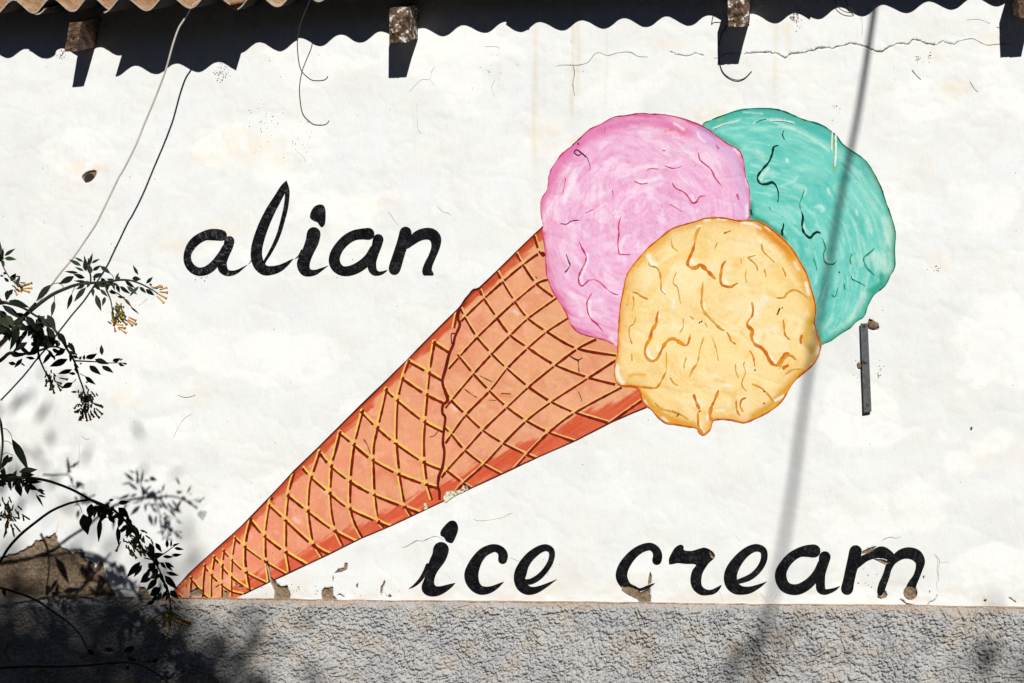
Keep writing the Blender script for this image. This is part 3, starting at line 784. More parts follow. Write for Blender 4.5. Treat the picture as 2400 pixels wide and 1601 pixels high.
def cone_col(uv):
    u, v = uv[:, 0], uv[:, 1]
    ax = (u * .80 - v * .60); ay = (u * .60 + v * .80)
    n = fbm(u / 45, v / 45, 400, 4)
    st = fbm(ax / 60, ay / 5, 410, 4)
    t = np.clip((u - 500) / 800, 0, 1)
    c = lin((240, 152, 118)) * (1 - t)[:, None] + lin((233, 168, 124)) * t[:, None]
    c = mixc(c, lin((226, 140, 108)), sstep(.5, .7, n) * .5)
    c = mixc(c, lin((244, 182, 150)), sstep(.56, .75, fbm(u / 14, v / 14, 420, 4)) * .45)
    du = pdist(uv, CONE_UP); dl = pdist(uv, CONE_LO)
    wu = 20 + 6 * (fbm(ax / 40, ay * 0, 431, 2) - .5) * 2
    c = mixc(c, lin((204, 78, 38)), np.clip((wu - du) / 5 + (st - .5) * 3, 0, 1) * (.75 + .25 * st) * np.clip(1.15 - .25 * (1 - t), 0, 1))
    c = mixc(c, lin((168, 50, 22)), np.clip((9 - du) / 5 + (st - .5) * 2, 0, 1) * .6)
    wl = 28 + 22 * t + 8 * (fbm(ax / 50, ay * 0, 441, 2) - .5) * 2
    c = mixc(c, lin((212, 76, 40)), np.clip((wl - dl) / 8 + (st - .5) * 3.5, 0, 1) * (.7 + .3 * st))
    c = mixc(c, lin((236, 140, 100)), np.clip((14 - dl) / 6, 0, 1) * sstep(.5, .65, st) * .6)
    # bulge of shadow paint next to the seam
    c = mixc(c, lin((110, 28, 14)), soft(uv, [(1082, 715), (1096, 694), (1110, 680), (1124, 676)], 7, .95, 61))
    for p, wd, k in (([(880, 1115), (910, 1105), (930, 1125)], 16, .5), ([(960, 1080), (985, 1088)], 10, .4), ([(1160, 925), (1200, 930)], 6, .5), ([(500, 1330), (560, 1340)], 18, .3), ([(590, 1310), (640, 1330)], 14, .35)):
        c = mixc(c, lin((222, 112, 72)), soft(uv, p, wd, k, 62))
    for p, wd, k in (([(762, 1150), (780, 1160)], 8, .5), ([(690, 1215), (700, 1225)], 7, .5), ([(1060, 950), (1070, 960)], 8, .5), ([(1205, 730), (1215, 735)], 7, .5)):
        c = mixc(c, lin((252, 224, 200)), soft(uv, p, wd, k, 63))
    # worn tip
    wn = sstep(.58, .7, fbm(u / 6, v / 6, 470, 3)) * np.clip((v - 1340) / 40, 0, 1) * np.clip((600 - u) / 60, 0, 1)
    return mixc(c, lin((225, 190, 120)), wn * .7)

def dk(c):      # line colour with brush-load variation
    def fn(uv):
        n = fbm(uv[:, 0] / 16, uv[:, 1] / 16, 500, 3)
        a, b = lin(c[0]), lin(c[1])
        return a * (1 - sstep(.35, .7, n))[:, None] + b * sstep(.35, .7, n)[:, None]
    return fn

PLINTH_LINE = 1411
cone = sheet('cone', [CONE], .0012, 5.5, cone_col, M['paint'], None, extra_holes=[PINK, YEL])
teal = sheet('scoop', [TEAL], .0012, 5.0, teal_col, M['paint'], None, extra_holes=[PINK, YEL])
pink = sheet('scoop', [PINK], .0012, 5.0, pink_col, M['paint'], None, extra_holes=[YEL])
yel = sheet('scoop', [YEL], .0012, 5.0, yel_col, M['paint'], None)
cone['label'] = 'salmon waffle cone with orange edges'
teal['label'] = 'mint green scoop with dark drips'
pink['label'] = 'pink scoop with white streaks'
yel['label'] = 'vanilla yellow scoop with orange drips'
for o in (cone, teal, pink, yel):
    adopt(o, mural)

# waffle lines
RL = [  # right of the seam, running down to the right
    R(*k1, [(1150, 130), (1200, 290), (1252, 350)]),
    R(*k1, [(960, 318), (1025, 430), (1165, 632), (1350, 778)]),
    R(*k1, [(760, 515), (812, 612), (940, 820), (1078, 1000), (1275, 1142), (1602, 1325), (2020, 1402)]),
    R(*k1, [(580, 710), (612, 790), (750, 992), (890, 1178), (1075, 1312), (1365, 1497), (1720, 1632), (2010, 1707)]),
    R(*k1, [(375, 905), (410, 985), (540, 1200), (690, 1372), (855, 1532), (1085, 1727), (1325, 1887), (1575, 2002), (1930, 2112)]),
    R(*k1, [(335, 1385), (500, 1587), (670, 1767), (855, 1942), (1060, 2087), (1295, 2212), (1590, 2318)]),
    R(*k1, [(195, 1740), (265, 1867), (420, 2022), (600, 2187), (815, 2327), (1060, 2447), (1195, 2498)]),
    R(*k1, [(190, 2155), (265, 2227), (410, 2397), (605, 2552), (815, 2668)]),
    R(*k1, [(165, 2570), (215, 2612), (390, 2747), (495, 2815)])]
RU = [  # right of the seam, running up to the right
    R(*k1, [(355, 1045), (410, 985), (612, 790), (812, 612), (1025, 432), (1200, 312), (1250, 345)]),
    R(*k1, [(225, 1545), (350, 1405), (540, 1200), (750, 998), (940, 824), (1165, 640), (1275, 598)]),
    R(*k1, [(190, 1960), (265, 1867), (500, 1587), (690, 1380), (890, 1180), (1078, 1002), (1370, 793)]),
    R(*k1, [(190, 2335), (265, 2227), (420, 2022), (670, 1767), (855, 1532), (1075, 1315), (1275, 1145), (1490, 1008)]),
    R(*k1, [(150, 2700), (215, 2612), (410, 2397), (600, 2187), (855, 1942), (1085, 1727), (1365, 1500), (1602, 1325), (1790, 1230)]),
    R(*k1, [(300, 2845), (390, 2747), (605, 2552), (815, 2327), (1060, 2087), (1325, 1887), (1720, 1632), (2010, 1445)]),
    R(*k1, [(905, 2622), (1060, 2447), (1295, 2212), (1575, 2002), (2060, 1738)]),
    R(*k1, [(1930, 2118), (2270, 1880)])]
LV = [
    R(*k3, [(1665, 130), (1630, 310)]),
    R(*k3, [(1430, 440), (1400, 600), (1375, 762), (1350, 992), (1325, 1275)]) + R(*k4, [(1582, 400), (1588, 622), (1615, 862), (1668, 1045)]),
    R(*k3, [(1160, 640), (1095, 822), (1038, 1050), (1022, 1290)]) + R(*k4, [(1292, 435), (1306, 600), (1322, 750), (1340, 880), (1382, 1100), (1448, 1212)]),
    R(*k3, [(920, 938), (862, 1200), (828, 1342)]) + R(*k4, [(1055, 450), (1048, 600), (1052, 800), (1060, 970), (1100, 1255), (1165, 1348)]),
    R(*k4, [(940, 85), (882, 320), (850, 435), (820, 640), (805, 825), (802, 1115), (850, 1300), (935, 1455)]),
    R(*k4, [(700, 312), (640, 550), (608, 662), (590, 950), (600, 1150), (640, 1350), (722, 1530)]),
    R(*k4, [(490, 512), (400, 782), (370, 900), (356, 1140), (378, 1350), (412, 1500)]) + R(*r5, [(1682, 1022)]),
    R(*k4, [(212, 750), (150, 972), (122, 1250)]) + R(*r5, [(1296, 780), (1298, 945), (1335, 1172)]),
    R(*r5, [(1150, 380), (1122, 450), (1092, 620), (1078, 772), (1080, 1000), (1092, 1052), (1125, 1290)]),
    R(*r5, [(930, 597), (890, 750), (868, 890), (865, 1050), (880, 1160), (918, 1372)]),
    R(*r5, [(770, 795), (745, 950), (735, 1030), (726, 1212), (728, 1430)]),
    R(*r5, [(650, 930), (632, 1085), (625, 1290), (626, 1440)]),
    R(*r5, [(550, 1000), (522, 1188), (512, 1300), (512, 1440)]),
    R(*r5, [(450, 1088), (432, 1250), (420, 1440)]),
    R(*r5, [(305, 1220), (285, 1440)])]
LD = [
    R(*k3, [(1430, 440), (1520, 500), (1605, 552)]),
    R(*k3, [(1160, 640), (1375, 762), (1530, 850)]),
    R(*k3, [(1095, 822), (1350, 992), (1555, 1092)]),
    R(*k3, [(920, 938), (1038, 1050), (1325, 1278), (1532, 1390)]),
    R(*k3, [(660, 1170), (828, 1342), (1015, 1502)]) + R(*k4, [(1588, 622), (1790, 708)]),
    R(*k4, [(700, 312), (850, 435), (1050, 600), (1322, 750), (1615, 862), (1758, 903)]),
    R(*k4, [(490, 512), (608, 662), (808, 825), (1060, 970), (1380, 1098), (1565, 1168)]),
    R(*k4, [(320, 690), (400, 782), (590, 950), (805, 1118), (1108, 1258), (1255, 1318)]),
    R(*k4, [(150, 972), (358, 1140), (640, 1350), (885, 1478)]),
    R(*r5, [(1128, 445), (1298, 600), (1590, 865), (1795, 982)]),
    R(*r5, [(930, 597), (1080, 772), (1298, 942), (1545, 1092)]),
    R(*r5, [(770, 795), (868, 890), (1090, 1052), (1335, 1198)]),
    R(*r5, [(650, 930), (738, 1030), (880, 1162), (1130, 1292)]),
    R(*r5, [(550, 1000), (632, 1098), (735, 1212), (905, 1335), (985, 1362)]),
    R(*r5, [(450, 1088), (522, 1188), (625, 1288), (740, 1370), (865, 1402)]),
    R(*r5, [(305, 1220), (430, 1380), (500, 1445)]),
    R(*r5, [(180, 1400), (220, 1445)])]
def off(pts, dx, dy):
    return [(p[0] + dx, p[1] + dy) for p in pts]
hi, lo_ = [], []
NODES_RL, NODES_RU, NODES_LV, NODES_LD = [np.array([q[:2] for p in F_ for q in p]) for F_ in (RL, RU, LV, LD)]
def dark_segments(pts, dx, dy, wd, gap, other):
    """dark strokes beside the light line, lifted where the other family crosses it"""
    out = []
    s_all = np.array(smooth([p[:2] for p in pts], 8))
    cuts = [0] + [i for i in range(1, len(pts) - 1) if np.hypot(other[:, 0] - pts[i][0], other[:, 1] - pts[i][1]).min() < 9] + [len(pts) - 1]
    for a, b in zip(cuts[:-1], cuts[1:]):
        seg = s_all[a * 8:b * 8 + 1]
        L = np.concatenate([[0], np.cumsum(np.hypot(*np.diff(seg, axis=0).T))])
        tot = L[-1]
        g0 = 1.0; g1 = gap if b < len(pts) - 1 else 0
        if tot < g0 + g1 + 4: g0 = g1 = 0
        ss = np.linspace(g0, tot - g1, max(5, int(tot / 8)))
        q = np.stack([np.interp(ss, L, seg[:, 0]) + dx, np.interp(ss, L, seg[:, 1]) + dy], -1)
        out.append(strip([tuple(x) for x in q], wd * nrs.uniform(.85, 1.15), 2, .25, 9, taper=False))
    return out
for p in RL:
    hi += strip(p, 3.8, 6, .35, 2, False); lo_ += dark_segments(p, -2.2, 3.7, 5.2, 7, NODES_RU)
for p in RU:
    hi += strip(p, 3.3, 6, .35, 2, False); lo_ += dark_segments(p, 1.9, 3.5, 5.1, 7, NODES_RL)
for p in LV:
    wd = 4.7 if p[0][1] < 1240 else 3.6
    hi += strip(p, wd, 6, .2, 2, False); lo_ += dark_segments(p, 4.7 * wd / 5.0, .5, 5.6 * wd / 5.0, 8, NODES_LD)
for p in LD:
    wd = 5.2 if p[0][1] < 1240 else 3.6
    hi += strip(p, wd, 6, .2, 2, False); lo_ += dark_segments(p, -1.5, 5.2 * wd / 5.6, 5.8 * wd / 5.6, 9, NODES_LV)
SEAM = R(*k3, [(1712, 80), (1690, 200), (1710, 280), (1660, 400), (1640, 490), (1600, 580), (1560, 740), (1525, 870), (1550, 980), (1580, 1075), (1530, 1130), (1525, 1210), (1555, 1262), (1540, 1400)]) + R(*k4, [(1802, 440), (1818, 540), (1800, 690), (1760, 800), (1750, 900), (1765, 960), (1766, 1045)])
seam = stroke([(q[0], q[1], 5.5 + 2.5 * vnoise(np.array([q[1] * .05]), np.array([0.]), 4)[0]) for q in SEAM], 5, discs=False)
seam += strip(R(*k3, [(1665, 375), (1625, 370), (1620, 430), (1632, 500), (1650, 480)]), 2.6, 5)
clipc = CONE
hi_o = sheet('waffle_lattice', hi, .0022, 0, (lambda uv: mixc(dk(((247, 204, 92), (240, 190, 108)))(uv), lin((240, 186, 122)), np.clip((uv[:, 0] - 1040) / 60, 0, 1) * .75)), M['line'], None, extra_holes=[PINK, YEL], clip=clipc)
for k, q in enumerate(lo_):
    o = sheet('waffle_groove', q, .0031 + .00012 * (k % 5), 0, dk(((112, 18, 8), (140, 30, 14))), M['line'], None, extra_holes=[PINK, YEL], clip=clipc)
    if o: adopt(o, cone)
se_o = sheet('seam', seam, .0040, 0, dk(((92, 18, 10), (120, 28, 14))), M['line'], None, clip=clipc)
ol = strip(CONE_UP, 2.6, 2, .5, 3, False) + strip(CONE_LO[:-1], 2.2, 2, .5, 3, False)
ou_o = sheet('outline', ol, .0048, 0, dk(((70, 16, 12), (120, 34, 22))), M['line'], None, extra_holes=[PINK, YEL])
for o in (hi_o, se_o, ou_o):
    adopt(o, cone)

# drips and outlines of the scoops
def drips(parent, name, col, items, lift=.0022):
    for k, (rg, pts, wd) in enumerate(items):
        o = sheet(name, strip(R(*rg, pts), wd * 1.1, 6, .5, 6), lift + .00012 * (k % 5), 0, dk(col) if callable(dk) and len(np.shape(col)) == 2 else col, M['line'], None)
        adopt(o, parent)
drips(pink, 'drip', ((196, 44, 84), (222, 92, 136)), [
    (rp2, [(495, 280), (520, 340), (560, 420), (555, 480), (520, 550), (490, 620), (490, 680), (520, 715), (555, 690), (590, 660), (640, 652)], 3.0),
    (rp2, [(640, 652), (700, 680), (760, 740), (820, 785), (880, 805)], 1.8),
    (rp2, [(625, 780), (580, 850), (570, 900), (585, 990), (620, 1050), (670, 1090), (730, 1165)], 3.0),
    (rp2, [(905, 30), (880, 120), (885, 200), (875, 280), (885, 390), (920, 405), (1000, 405)], 2.8),
    (rp1, [(1410, 790), (1440, 840), (1530, 890), (1580, 950), (1610, 990), (1650, 980), (1680, 930), (1740, 920)], 2.8),
    (rp1, [(1665, 495), (1680, 560), (1720, 600), (1790, 660), (1830, 740), (1900, 830)], 2.6),
    (rp1, [(1030, 770), (1100, 800), (1170, 790)], 2.2), (rp1, [(1160, 670), (1190, 650), (1280, 655)], 1.4), (rp1, [(1330, 620), (1420, 650), (1500, 630)], 1.5), (rp1, [(330, 900), (350, 800), (360, 740)], 1.6),
    (rp1, [(820, 860), (830, 930)], 1.6), (rp1, [(1310, 470), (1345, 475)], 1.8), (rp1, [(1380, 1000), (1450, 1040), (1510, 1080)], 1.4), (rp1, [(1840, 420), (1870, 460)], 2.6), (rp1, [(2045, 900), (2065, 960)], 4.0), (rp1, [(740, 220), (745, 300)], 1.5), (rp1, [(550, 1090), (640, 1050)], 1.3)])
pl = strip([p for p in PINK[2:112]], 1.7, 1, .9, 8, False) + strip([p for p in PINK[-48:]] + [PINK[0]], 2.0, 1, .7, 8, False)
o = sheet('outline', pl, .0030, 0, dk(((186, 40, 76), (214, 96, 130))), M['line'], None, extra_holes=[YEL]); adopt(o, pink)
ck = []
for rg, pts, wd in ((rp1, [(475, 395), (490, 415)], 2.2), (rp1, [(440, 490), (470, 465), (520, 500), (570, 540)], 2.0), (rp1, [(440, 490), (480, 520), (510, 508)], 1.3), (rp1, [(570, 540), (600, 620), (598, 670)], 1.2), (rp2, [(365, 400), (395, 480), (405, 510), (375, 560), (350, 580)], 1.8), (rp2, [(310, 100), (370, 105), (420, 75), (500, 65)], 1.1), (rp2, [(480, 1440), (490, 1470)], 3), (rp2, [(400, 1400), (480, 1440), (530, 1420)], 1.3), (rp1, [(420, 425), (520, 335)], 1.6)):
    ck.append((rg, pts, wd))
drips(pink, 'hairline_crack', (60, 24, 30), ck, .0040)
drips(teal, 'drip', ((8, 34, 26), (14, 60, 44)), [
    (rt3, [(905, 495), (850, 515), (830, 600), (790, 690), (720, 770), (670, 840), (665, 890), (700, 935), (760, 940), (830, 920), (870, 950), (895, 1000)], 4.6), (rt3, [(890, 990), (905, 1060), (895, 1150)], 2.2),
    (rt3, [(970, 320), (950, 370), (975, 430)], 2.2), (rt3, [(1165, 1250), (1185, 1320), (1175, 1420), (1200, 1500), (1265, 1555), (1310, 1510), (1350, 1490), (1390, 1505)], 4.0),
    (rt4, [(650, 110), (645, 160), (632, 200), (640, 250)], 3.6), (rt4, [(1150, 562), (1190, 570), (1222, 560)], 2.2), (rt4, [(1400, 690), (1415, 735), (1440, 745)], 2.0), (rt3, [(585, 1230), (600, 1300)], 2.8), (rt4, [(1262, 650), (1275, 662)], 3), (rt4, [(1700, 870), (1750, 835)], 1.8)])
drips(teal, 'brush_mark', ((30, 140, 106), (60, 160, 130)), [
    (rt4, [(1660, 390), (1610, 440), (1545, 490), (1545, 540), (1580, 610), (1660, 690)], 3.2), (rt4, [(1415, 445), (1390, 510), (1400, 570)], 2), (rt4, [(1255, 820), (1240, 890), (1215, 930), (1185, 900)], 2), (rt4, [(1320, 780), (1335, 850)], 2), (rt4, [(1080, 280), (1115, 380), (1095, 450), (1105, 530), (1150, 565), (1215, 555), (1245, 525)], 2.2), (rt3, [(1205, 1000), (1180, 1080), (1150, 1160), (1160, 1240)], 2.0), (rt4, [(980, 500), (1010, 580), (1020, 640)], 1.5), (rt4, [(1440, 745), (1500, 775), (1560, 810)], 2), (rt3, [(640, 235), (700, 205), (770, 190)], 1.8), (rt3, [(795, 1200), (820, 1245)], 1.6)], .0030)
tl = strip([p for p in TEAL[:170]], 1.6, 1, 1.0, 12, False)
o = sheet('outline', tl, .0038, 0, dk(((16, 96, 70), (34, 150, 118))), M['line'], None, extra_holes=[PINK, YEL]); adopt(o, teal)
drips(teal, 'white_run', (226, 240, 230), [(rt3, [(1522, 335), (1518, 440), (1513, 555)], 3.0), (rt3, [(1560, 365), (1562, 560), (1550, 750)], 3.8), (rt3, [(830, 215), (960, 215), (1080, 240)], 1.6), (rt3, [(170, 300), (300, 250), (380, 240)], 1.6), (rt3, [(700, 905), (688, 870), (740, 800)], 1.8)], .0046)
ORA = ((214, 112, 20), (232, 152, 44))
drips(yel, 'drip', ORA, [
    (ry5, [(945, 350), (920, 440), (880, 530), (865, 580), (900, 620), (960, 620), (1000, 590), (1060, 640), (1110, 690), (1165, 745)], 7.0),
    (ry5, [(1275, 545), (1235, 600), (1222, 680), (1215, 760), (1240, 810), (1320, 825), (1360, 805), (1400, 785)], 5.2),
    (ry5, [(1545, 985), (1560, 1050), (1550, 1130), (1500, 1200), (1510, 1250), (1555, 1290)], 5.0),
    (ry6, [(1500, 100), (1550, 150), (1545, 230), (1580, 300), (1650, 340), (1700, 400), (1740, 480), (1790, 520), (1830, 510), (1870, 440), (1910, 405), (1950, 400)], 7.0),
    (ry5, [(560, 1080), (540, 1150), (535, 1220), (490, 1290)], 4.5),
    (ry6, [(530, 70), (490, 150), (470, 240), (430, 310), (415, 390), (440, 450), (490, 480), (540, 460), (580, 390), (620, 310), (670, 255), (720, 245), (780, 280), (850, 315), (880, 270), (895, 190)], 6.6),
    (ry6, [(1880, 40), (1890, 120), (1900, 200), (1950, 255)], 4.0), (ry6, [(1280, 170), (1310, 220), (1330, 270), (1380, 300)], 3.6), (ry6, [(1525, 370), (1560, 430), (1580, 540)], 3.0),
    (ry6, [(930, 830), (960, 920), (995, 990)], 5), (ry6, [(1195, 790), (1150, 900), (1115, 980), (1105, 1070), (1130, 1110)], 6), (ry6, [(1490, 870), (1440, 890), (1425, 960), (1460, 1020)], 4.5), (ry6, [(1380, 900), (1390, 1000), (1420, 1060)], 4),
    (ry6, [(105, 690), (170, 745), (300, 745), (400, 755), (520, 765), (570, 725), (610, 650), (645, 580)], 4.0), (ry6, [(975, 1020), (985, 1180), (1030, 1240)], 4.0), (ry5, [(1250, 260), (1330, 230)], 3.5), (ry6, [(1870, 560), (1940, 520)], 7), (ry6, [(2070, 300), (2065, 250), (2080, 200)], 4.5)])
drips(yel, 'brush_mark', ((218, 150, 52), (236, 182, 84)), [
    (ry5, [(1000, 190), (960, 260), (945, 350)], 5), (ry5, [(450, 560), (470, 600), (540, 620), (575, 680), (585, 780), (590, 860), (640, 910)], 2.8), (ry5, [(280, 880), (330, 890), (380, 925), (450, 955)], 3.0), (ry5, [(750, 665), (720, 740), (720, 790), (760, 830), (775, 900), (795, 1000)], 2.4), (ry5, [(1030, 770), (1020, 900), (1015, 1000), (1040, 1080), (1090, 1140), (1150, 1200), (1210, 1250)], 4.2), (ry6, [(1130, 40), (1180, 110), (1260, 160)], 4), (ry6, [(1040, 230), (1010, 310), (990, 400), (970, 500), (920, 570), (890, 650)], 3.4),
    (ry6, [(1475, 490), (1460, 520), (1480, 600), (1440, 720), (1490, 800)], 2.6), (ry6, [(1375, 510), (1380, 590), (1410, 660)], 2.4), (ry6, [(640, 380), (645, 500), (645, 580)], 2.2), (ry6, [(855, 440), (830, 520), (835, 560)], 3), (ry6, [(1130, 230), (1170, 350), (1195, 480)], 2.2), (ry6, [(680, 650), (720, 710), (770, 740)], 2.8), (ry6, [(250, 110), (250, 200), (280, 300)], 2.6), (ry6, [(320, 10), (300, 80), (255, 110)], 2.6), (ry6, [(275, 400), (280, 480)], 2.6), (ry6, [(1545, 720), (1620, 750), (1690, 800), (1780, 910)], 3.2), (ry6, [(1900, 620), (1980, 570), (2080, 560)], 4), (ry6, [(1840, 560), (1900, 440), (1960, 420), (2020, 470)], 3.5), (ry6, [(820, 20), (820, 120), (780, 180)], 2.4),
    (ry5, [(1650, 360), (1665, 440), (1720, 500), (1790, 565)], 3.0), (ry5, [(1500, 515), (1590, 490)], 2.2), (ry5, [(1510, 520), (1560, 560), (1595, 600), (1612, 655)], 2.6), (ry5, [(1870, 620), (1900, 680), (1910, 720)], 3), (ry5, [(1810, 940), (1890, 935), (1920, 890), (2000, 855), (2080, 890), (2140, 940)], 4), (ry5, [(1185, 350), (1150, 430)], 2.2), (ry5, [(690, 310), (710, 400), (770, 445)], 2.6), (ry5, [(250, 920), (225, 1020)], 2.6), (ry5, [(290, 920), (300, 1000), (280, 1080)], 2.4), (ry5, [(1430, 520), (1440, 580)], 2.4), (ry5, [(1490, 640), (1480, 720), (1500, 780)], 2.4), (ry5, [(890, 1130), (930, 1165)], 3), (ry5, [(1050, 1200), (1080, 1255)], 2), (ry5, [(1680, 640), (1700, 720)], 3), (ry6, [(520, 920), (590, 980), (720, 1020), (820, 1060), (880, 1100)], 3.5), (ry6, [(700, 1000), (820, 1050)], 2.2)], .0030)
yl = strip([p for p in YEL] + [YEL[0]], 2.8, 1, .6, 15, False)
o = sheet('outline', yl, .0038, 0, dk(((206, 88, 16), (226, 130, 30))), M['line'], None); adopt(o, yel)
bk = []
for p in ([(1812, 1120), (1825, 1100), (1835, 1070), (1848, 1050)], [(1866, 1046), (1876, 1042)]):
    bk += strip(R(*ry5, p), 3.2, 3, .6)
for (x, y) in ((1582, 575), (1678, 802), (1678, 928), (758, 1060), (770, 1045), (995, 1010), (995, 70), (1015, 60)):
    bk.append([(x / 4.521 + 1420 + 2 * math.cos(a), y / 4.521 + 740 + 1.8 * math.sin(a)) for a in np.linspace(0, 6.28, 6)[:-1]])
o = sheet('speck', bk, .0046, 0, (40, 24, 10), M['line'], None); adopt(o, yel); o['kind'] = 'stuff'
# cracks across the cone paint
ck = []
for rg, pts, wd in ((k1, [(1520, 1420), (1600, 1465), (1640, 1445)], 1.8), (k1, [(1605, 1465), (1615, 1560), (1620, 1600)], 1.3), (k2, [(1610, 350), (1640, 420), (1645, 460)], 1.0), (k3, [(1390, 1465), (1440, 1450), (1480, 1400)], 1.1), (k2, [(400, 320), (480, 380), (540, 415)], 1.1), (k2, [(560, 180), (640, 220), (700, 250)], 1.1), (k2, [(790, 370), (900, 375)], 1.4), (k2, [(660, 440), (740, 445)], 1.1), (k4, [(960, 400), (1000, 460), (1035, 560)], 1.2), (k1, [(1155, 575), (1175, 600)], 1.4), (r5, [(345, 1380), (365, 1345), (385, 1350)], 2.4), (r5, [(260, 1340), (268, 1310)], 1.6), (r5, [(570, 1340), (610, 1310)], 2.2), (r5, [(780, 1290), (800, 1310)], 2.0), (r5, [(1080, 1050), (1130, 1095)], 2.4)):
    ck.append((rg, pts, wd))
drips(cone, 'hairline_crack', (84, 30, 18), ck, .0048)
wp = [rough(R(*k2, [(180, 1470), (215, 1410), (310, 1400), (370, 1390), (390, 1350), (430, 1345), (440, 1390), (300, 1460), (200, 1530)]), 1.4, 4, 3), rough(R(*k4, [(1600, 1085), (1630, 1080), (1640, 1140), (1605, 1150)]), 1, 4, 4)]
for q in wp:
    o = sheet('bare_patch', [q], .0055, 4, lambda uv: mixc(np.tile(lin((238, 232, 205)), (len(uv), 1)), lin((120, 110, 80)), sstep(.55, .7, fbm(uv[:, 0] / 4, uv[:, 1] / 4, 8, 2))), M['line'], None); adopt(o, cone)

# ------------------------------------------------------------------ painted words
L1, L2, L3 = (400, 400, 5.6), (680, 440, 6.187), (940, 1200, 5.8775)
def black_col(worn):
    def fn(uv):
        n = fbm(uv[:, 0] / 10, uv[:, 1] / 10, 600, 4)
        c = np.tile(np.array((.0035, .0035, .0048)), (len(uv), 1))
        c = mixc(c, lin((44, 44, 50)), sstep(.5, .78, n) * (.25 + worn))
        return mixc(c, lin((150, 148, 144)), sstep(.62, .8, fbm(uv[:, 0] / 4, uv[:, 1] / 4, 610, 3)) * worn)
    return fn
def letter(parent, name, strokes, polys=(), worn=.12):
    ps = []
    for rg, pts in strokes:
        ps += stroke(R(*rg, pts), 6, wmul=1.05)
    for rg, pts in polys:
        ps.append(smooth(R(*rg, pts), 4, True))
    o = sheet('letter', ps, .0013, 5.0, black_col(worn), M['black'], None)
    o['label'] = 'black brush letter ' + name
    adopt(o, parent)
q = W(730, 560)
word1 = empty('painted_word', (float(q[0]), 0, float(q[2])), 'black hand-painted word alian above the narrow end of the waffle cone', 'lettering')
q = W(1570, 1340)
word2 = empty('painted_word', (float(q[0]), 0, float(q[2])), 'black hand-painted words ice cream just above the plinth', 'lettering')
letter(word1, 'a', [(L1, [(668, 850, 140), (600, 842, 146), (520, 842, 140), (440, 860, 118), (345, 915, 118), (275, 990, 112), (228, 1090, 96), (228, 1190, 100), (275, 1275, 104), (360, 1325, 106), (460, 1315, 108), (545, 1262, 108), (615, 1185, 100), (675, 1090, 86), (715, 1010, 80)]), (L1, [(772, 925, 130), (752, 1010, 120), (712, 1110, 112), (680, 1210, 118), (690, 1290, 118), (740, 1340, 85), (815, 1345, 62), (885, 1320, 42), (950, 1278, 22), (1008, 1238, 5)])], worn=.45)
letter(word1, 'l', [(L1, [(1522, 128, 4), (1490, 215, 84), (1405, 370, 105), (1312, 530, 122), (1232, 700, 132), (1176, 850, 138), (1136, 1000, 142), (1128, 1120, 146), (1160, 1230, 146), (1230, 1305, 130), (1320, 1312, 112), (1420, 1288, 92), (1510, 1238, 60), (1570, 1192, 32), (1614, 1158, 5)]), (L1, [(1520, 135, 8), (1532, 250, 56), (1530, 370, 58), (1508, 520, 60), (1468, 680, 56), (1420, 840, 52), (1360, 980, 48), (1300, 1090, 42), (1245, 1180, 36), (1225, 1230, 30)]), (L1, [(1022, 1232, 4), (1062, 1180, 14)])], worn=.25)
letter(word1, 'i', [(L2, [(72, 1036, 6), (130, 992, 26), (185, 905, 40)]), (L2, [(345, 670, 190), (322, 780, 182), (275, 900, 165), (228, 1010, 165), (196, 1110, 180), (225, 1205, 150), (300, 1238, 96), (380, 1225, 70), (450, 1190, 44), (510, 1158, 20), (558, 1130, 4)])], [(L2, [(290, 430), (310, 340), (360, 270), (430, 243), (490, 262), (515, 330), (518, 440), (505, 530), (465, 575), (430, 550), (400, 505), (340, 480)])], worn=.18)
letter(word1, 'a', [(L2, [(1138, 670, 168), (1040, 672, 150), (930, 690, 142), (820, 750, 142), (722, 850, 140), (660, 955, 148), (643, 1060, 156), (678, 1150, 150), (760, 1208, 136), (870, 1205, 140), (980, 1162, 142), (1080, 1090, 140), (1150, 1000, 118), (1205, 890, 100)]), (L2, [(1278, 750, 152), (1255, 850, 136), (1222, 950, 122), (1195, 1060, 112), (1188, 1150, 122), (1222, 1222, 100), (1280, 1245, 64), (1340, 1235, 44), (1390, 1210, 22), (1416, 1196, 4)])], worn=.1)
letter(word1, 'n', [(L2, [(1675, 652, 170), (1640, 780, 164), (1600, 900, 158), (1560, 1030, 166), (1522, 1160, 168), (1516, 1186, 160)]), (L2, [(1690, 830, 110), (1765, 765, 130), (1860, 698, 150), (1960, 668, 160), (2055, 680, 166), (2112, 750, 156), (2108, 870, 118), (2062, 1000, 106), (2012, 1110, 116), (1988, 1195, 130)])], [(L2, [(1922, 1190), (1935, 1268), (2000, 1275), (2082, 1268), (2060, 1200), (2000, 1150)])], worn=.1)
letter(word2, 'i', [(L3, [(112, 1056, 8), (190, 1010, 34), (270, 930, 52), (330, 830, 56), (375, 740, 70)]), (L3, [(553, 520, 212), (530, 610, 196), (480, 700, 178), (432, 800, 142), (402, 890, 130), (385, 960, 142), (380, 1040, 185), (420, 1078, 165), (490, 1090, 132), (565, 1072, 104), (640, 1038, 74), (700, 1006, 42), (748, 978, 5)])], [(L3, [(545, 270), (590, 200), (670, 125), (740, 125), (780, 180), (785, 250), (760, 330), (715, 420), (670, 425), (620, 400), (590, 350), (548, 325)])], worn=.05)
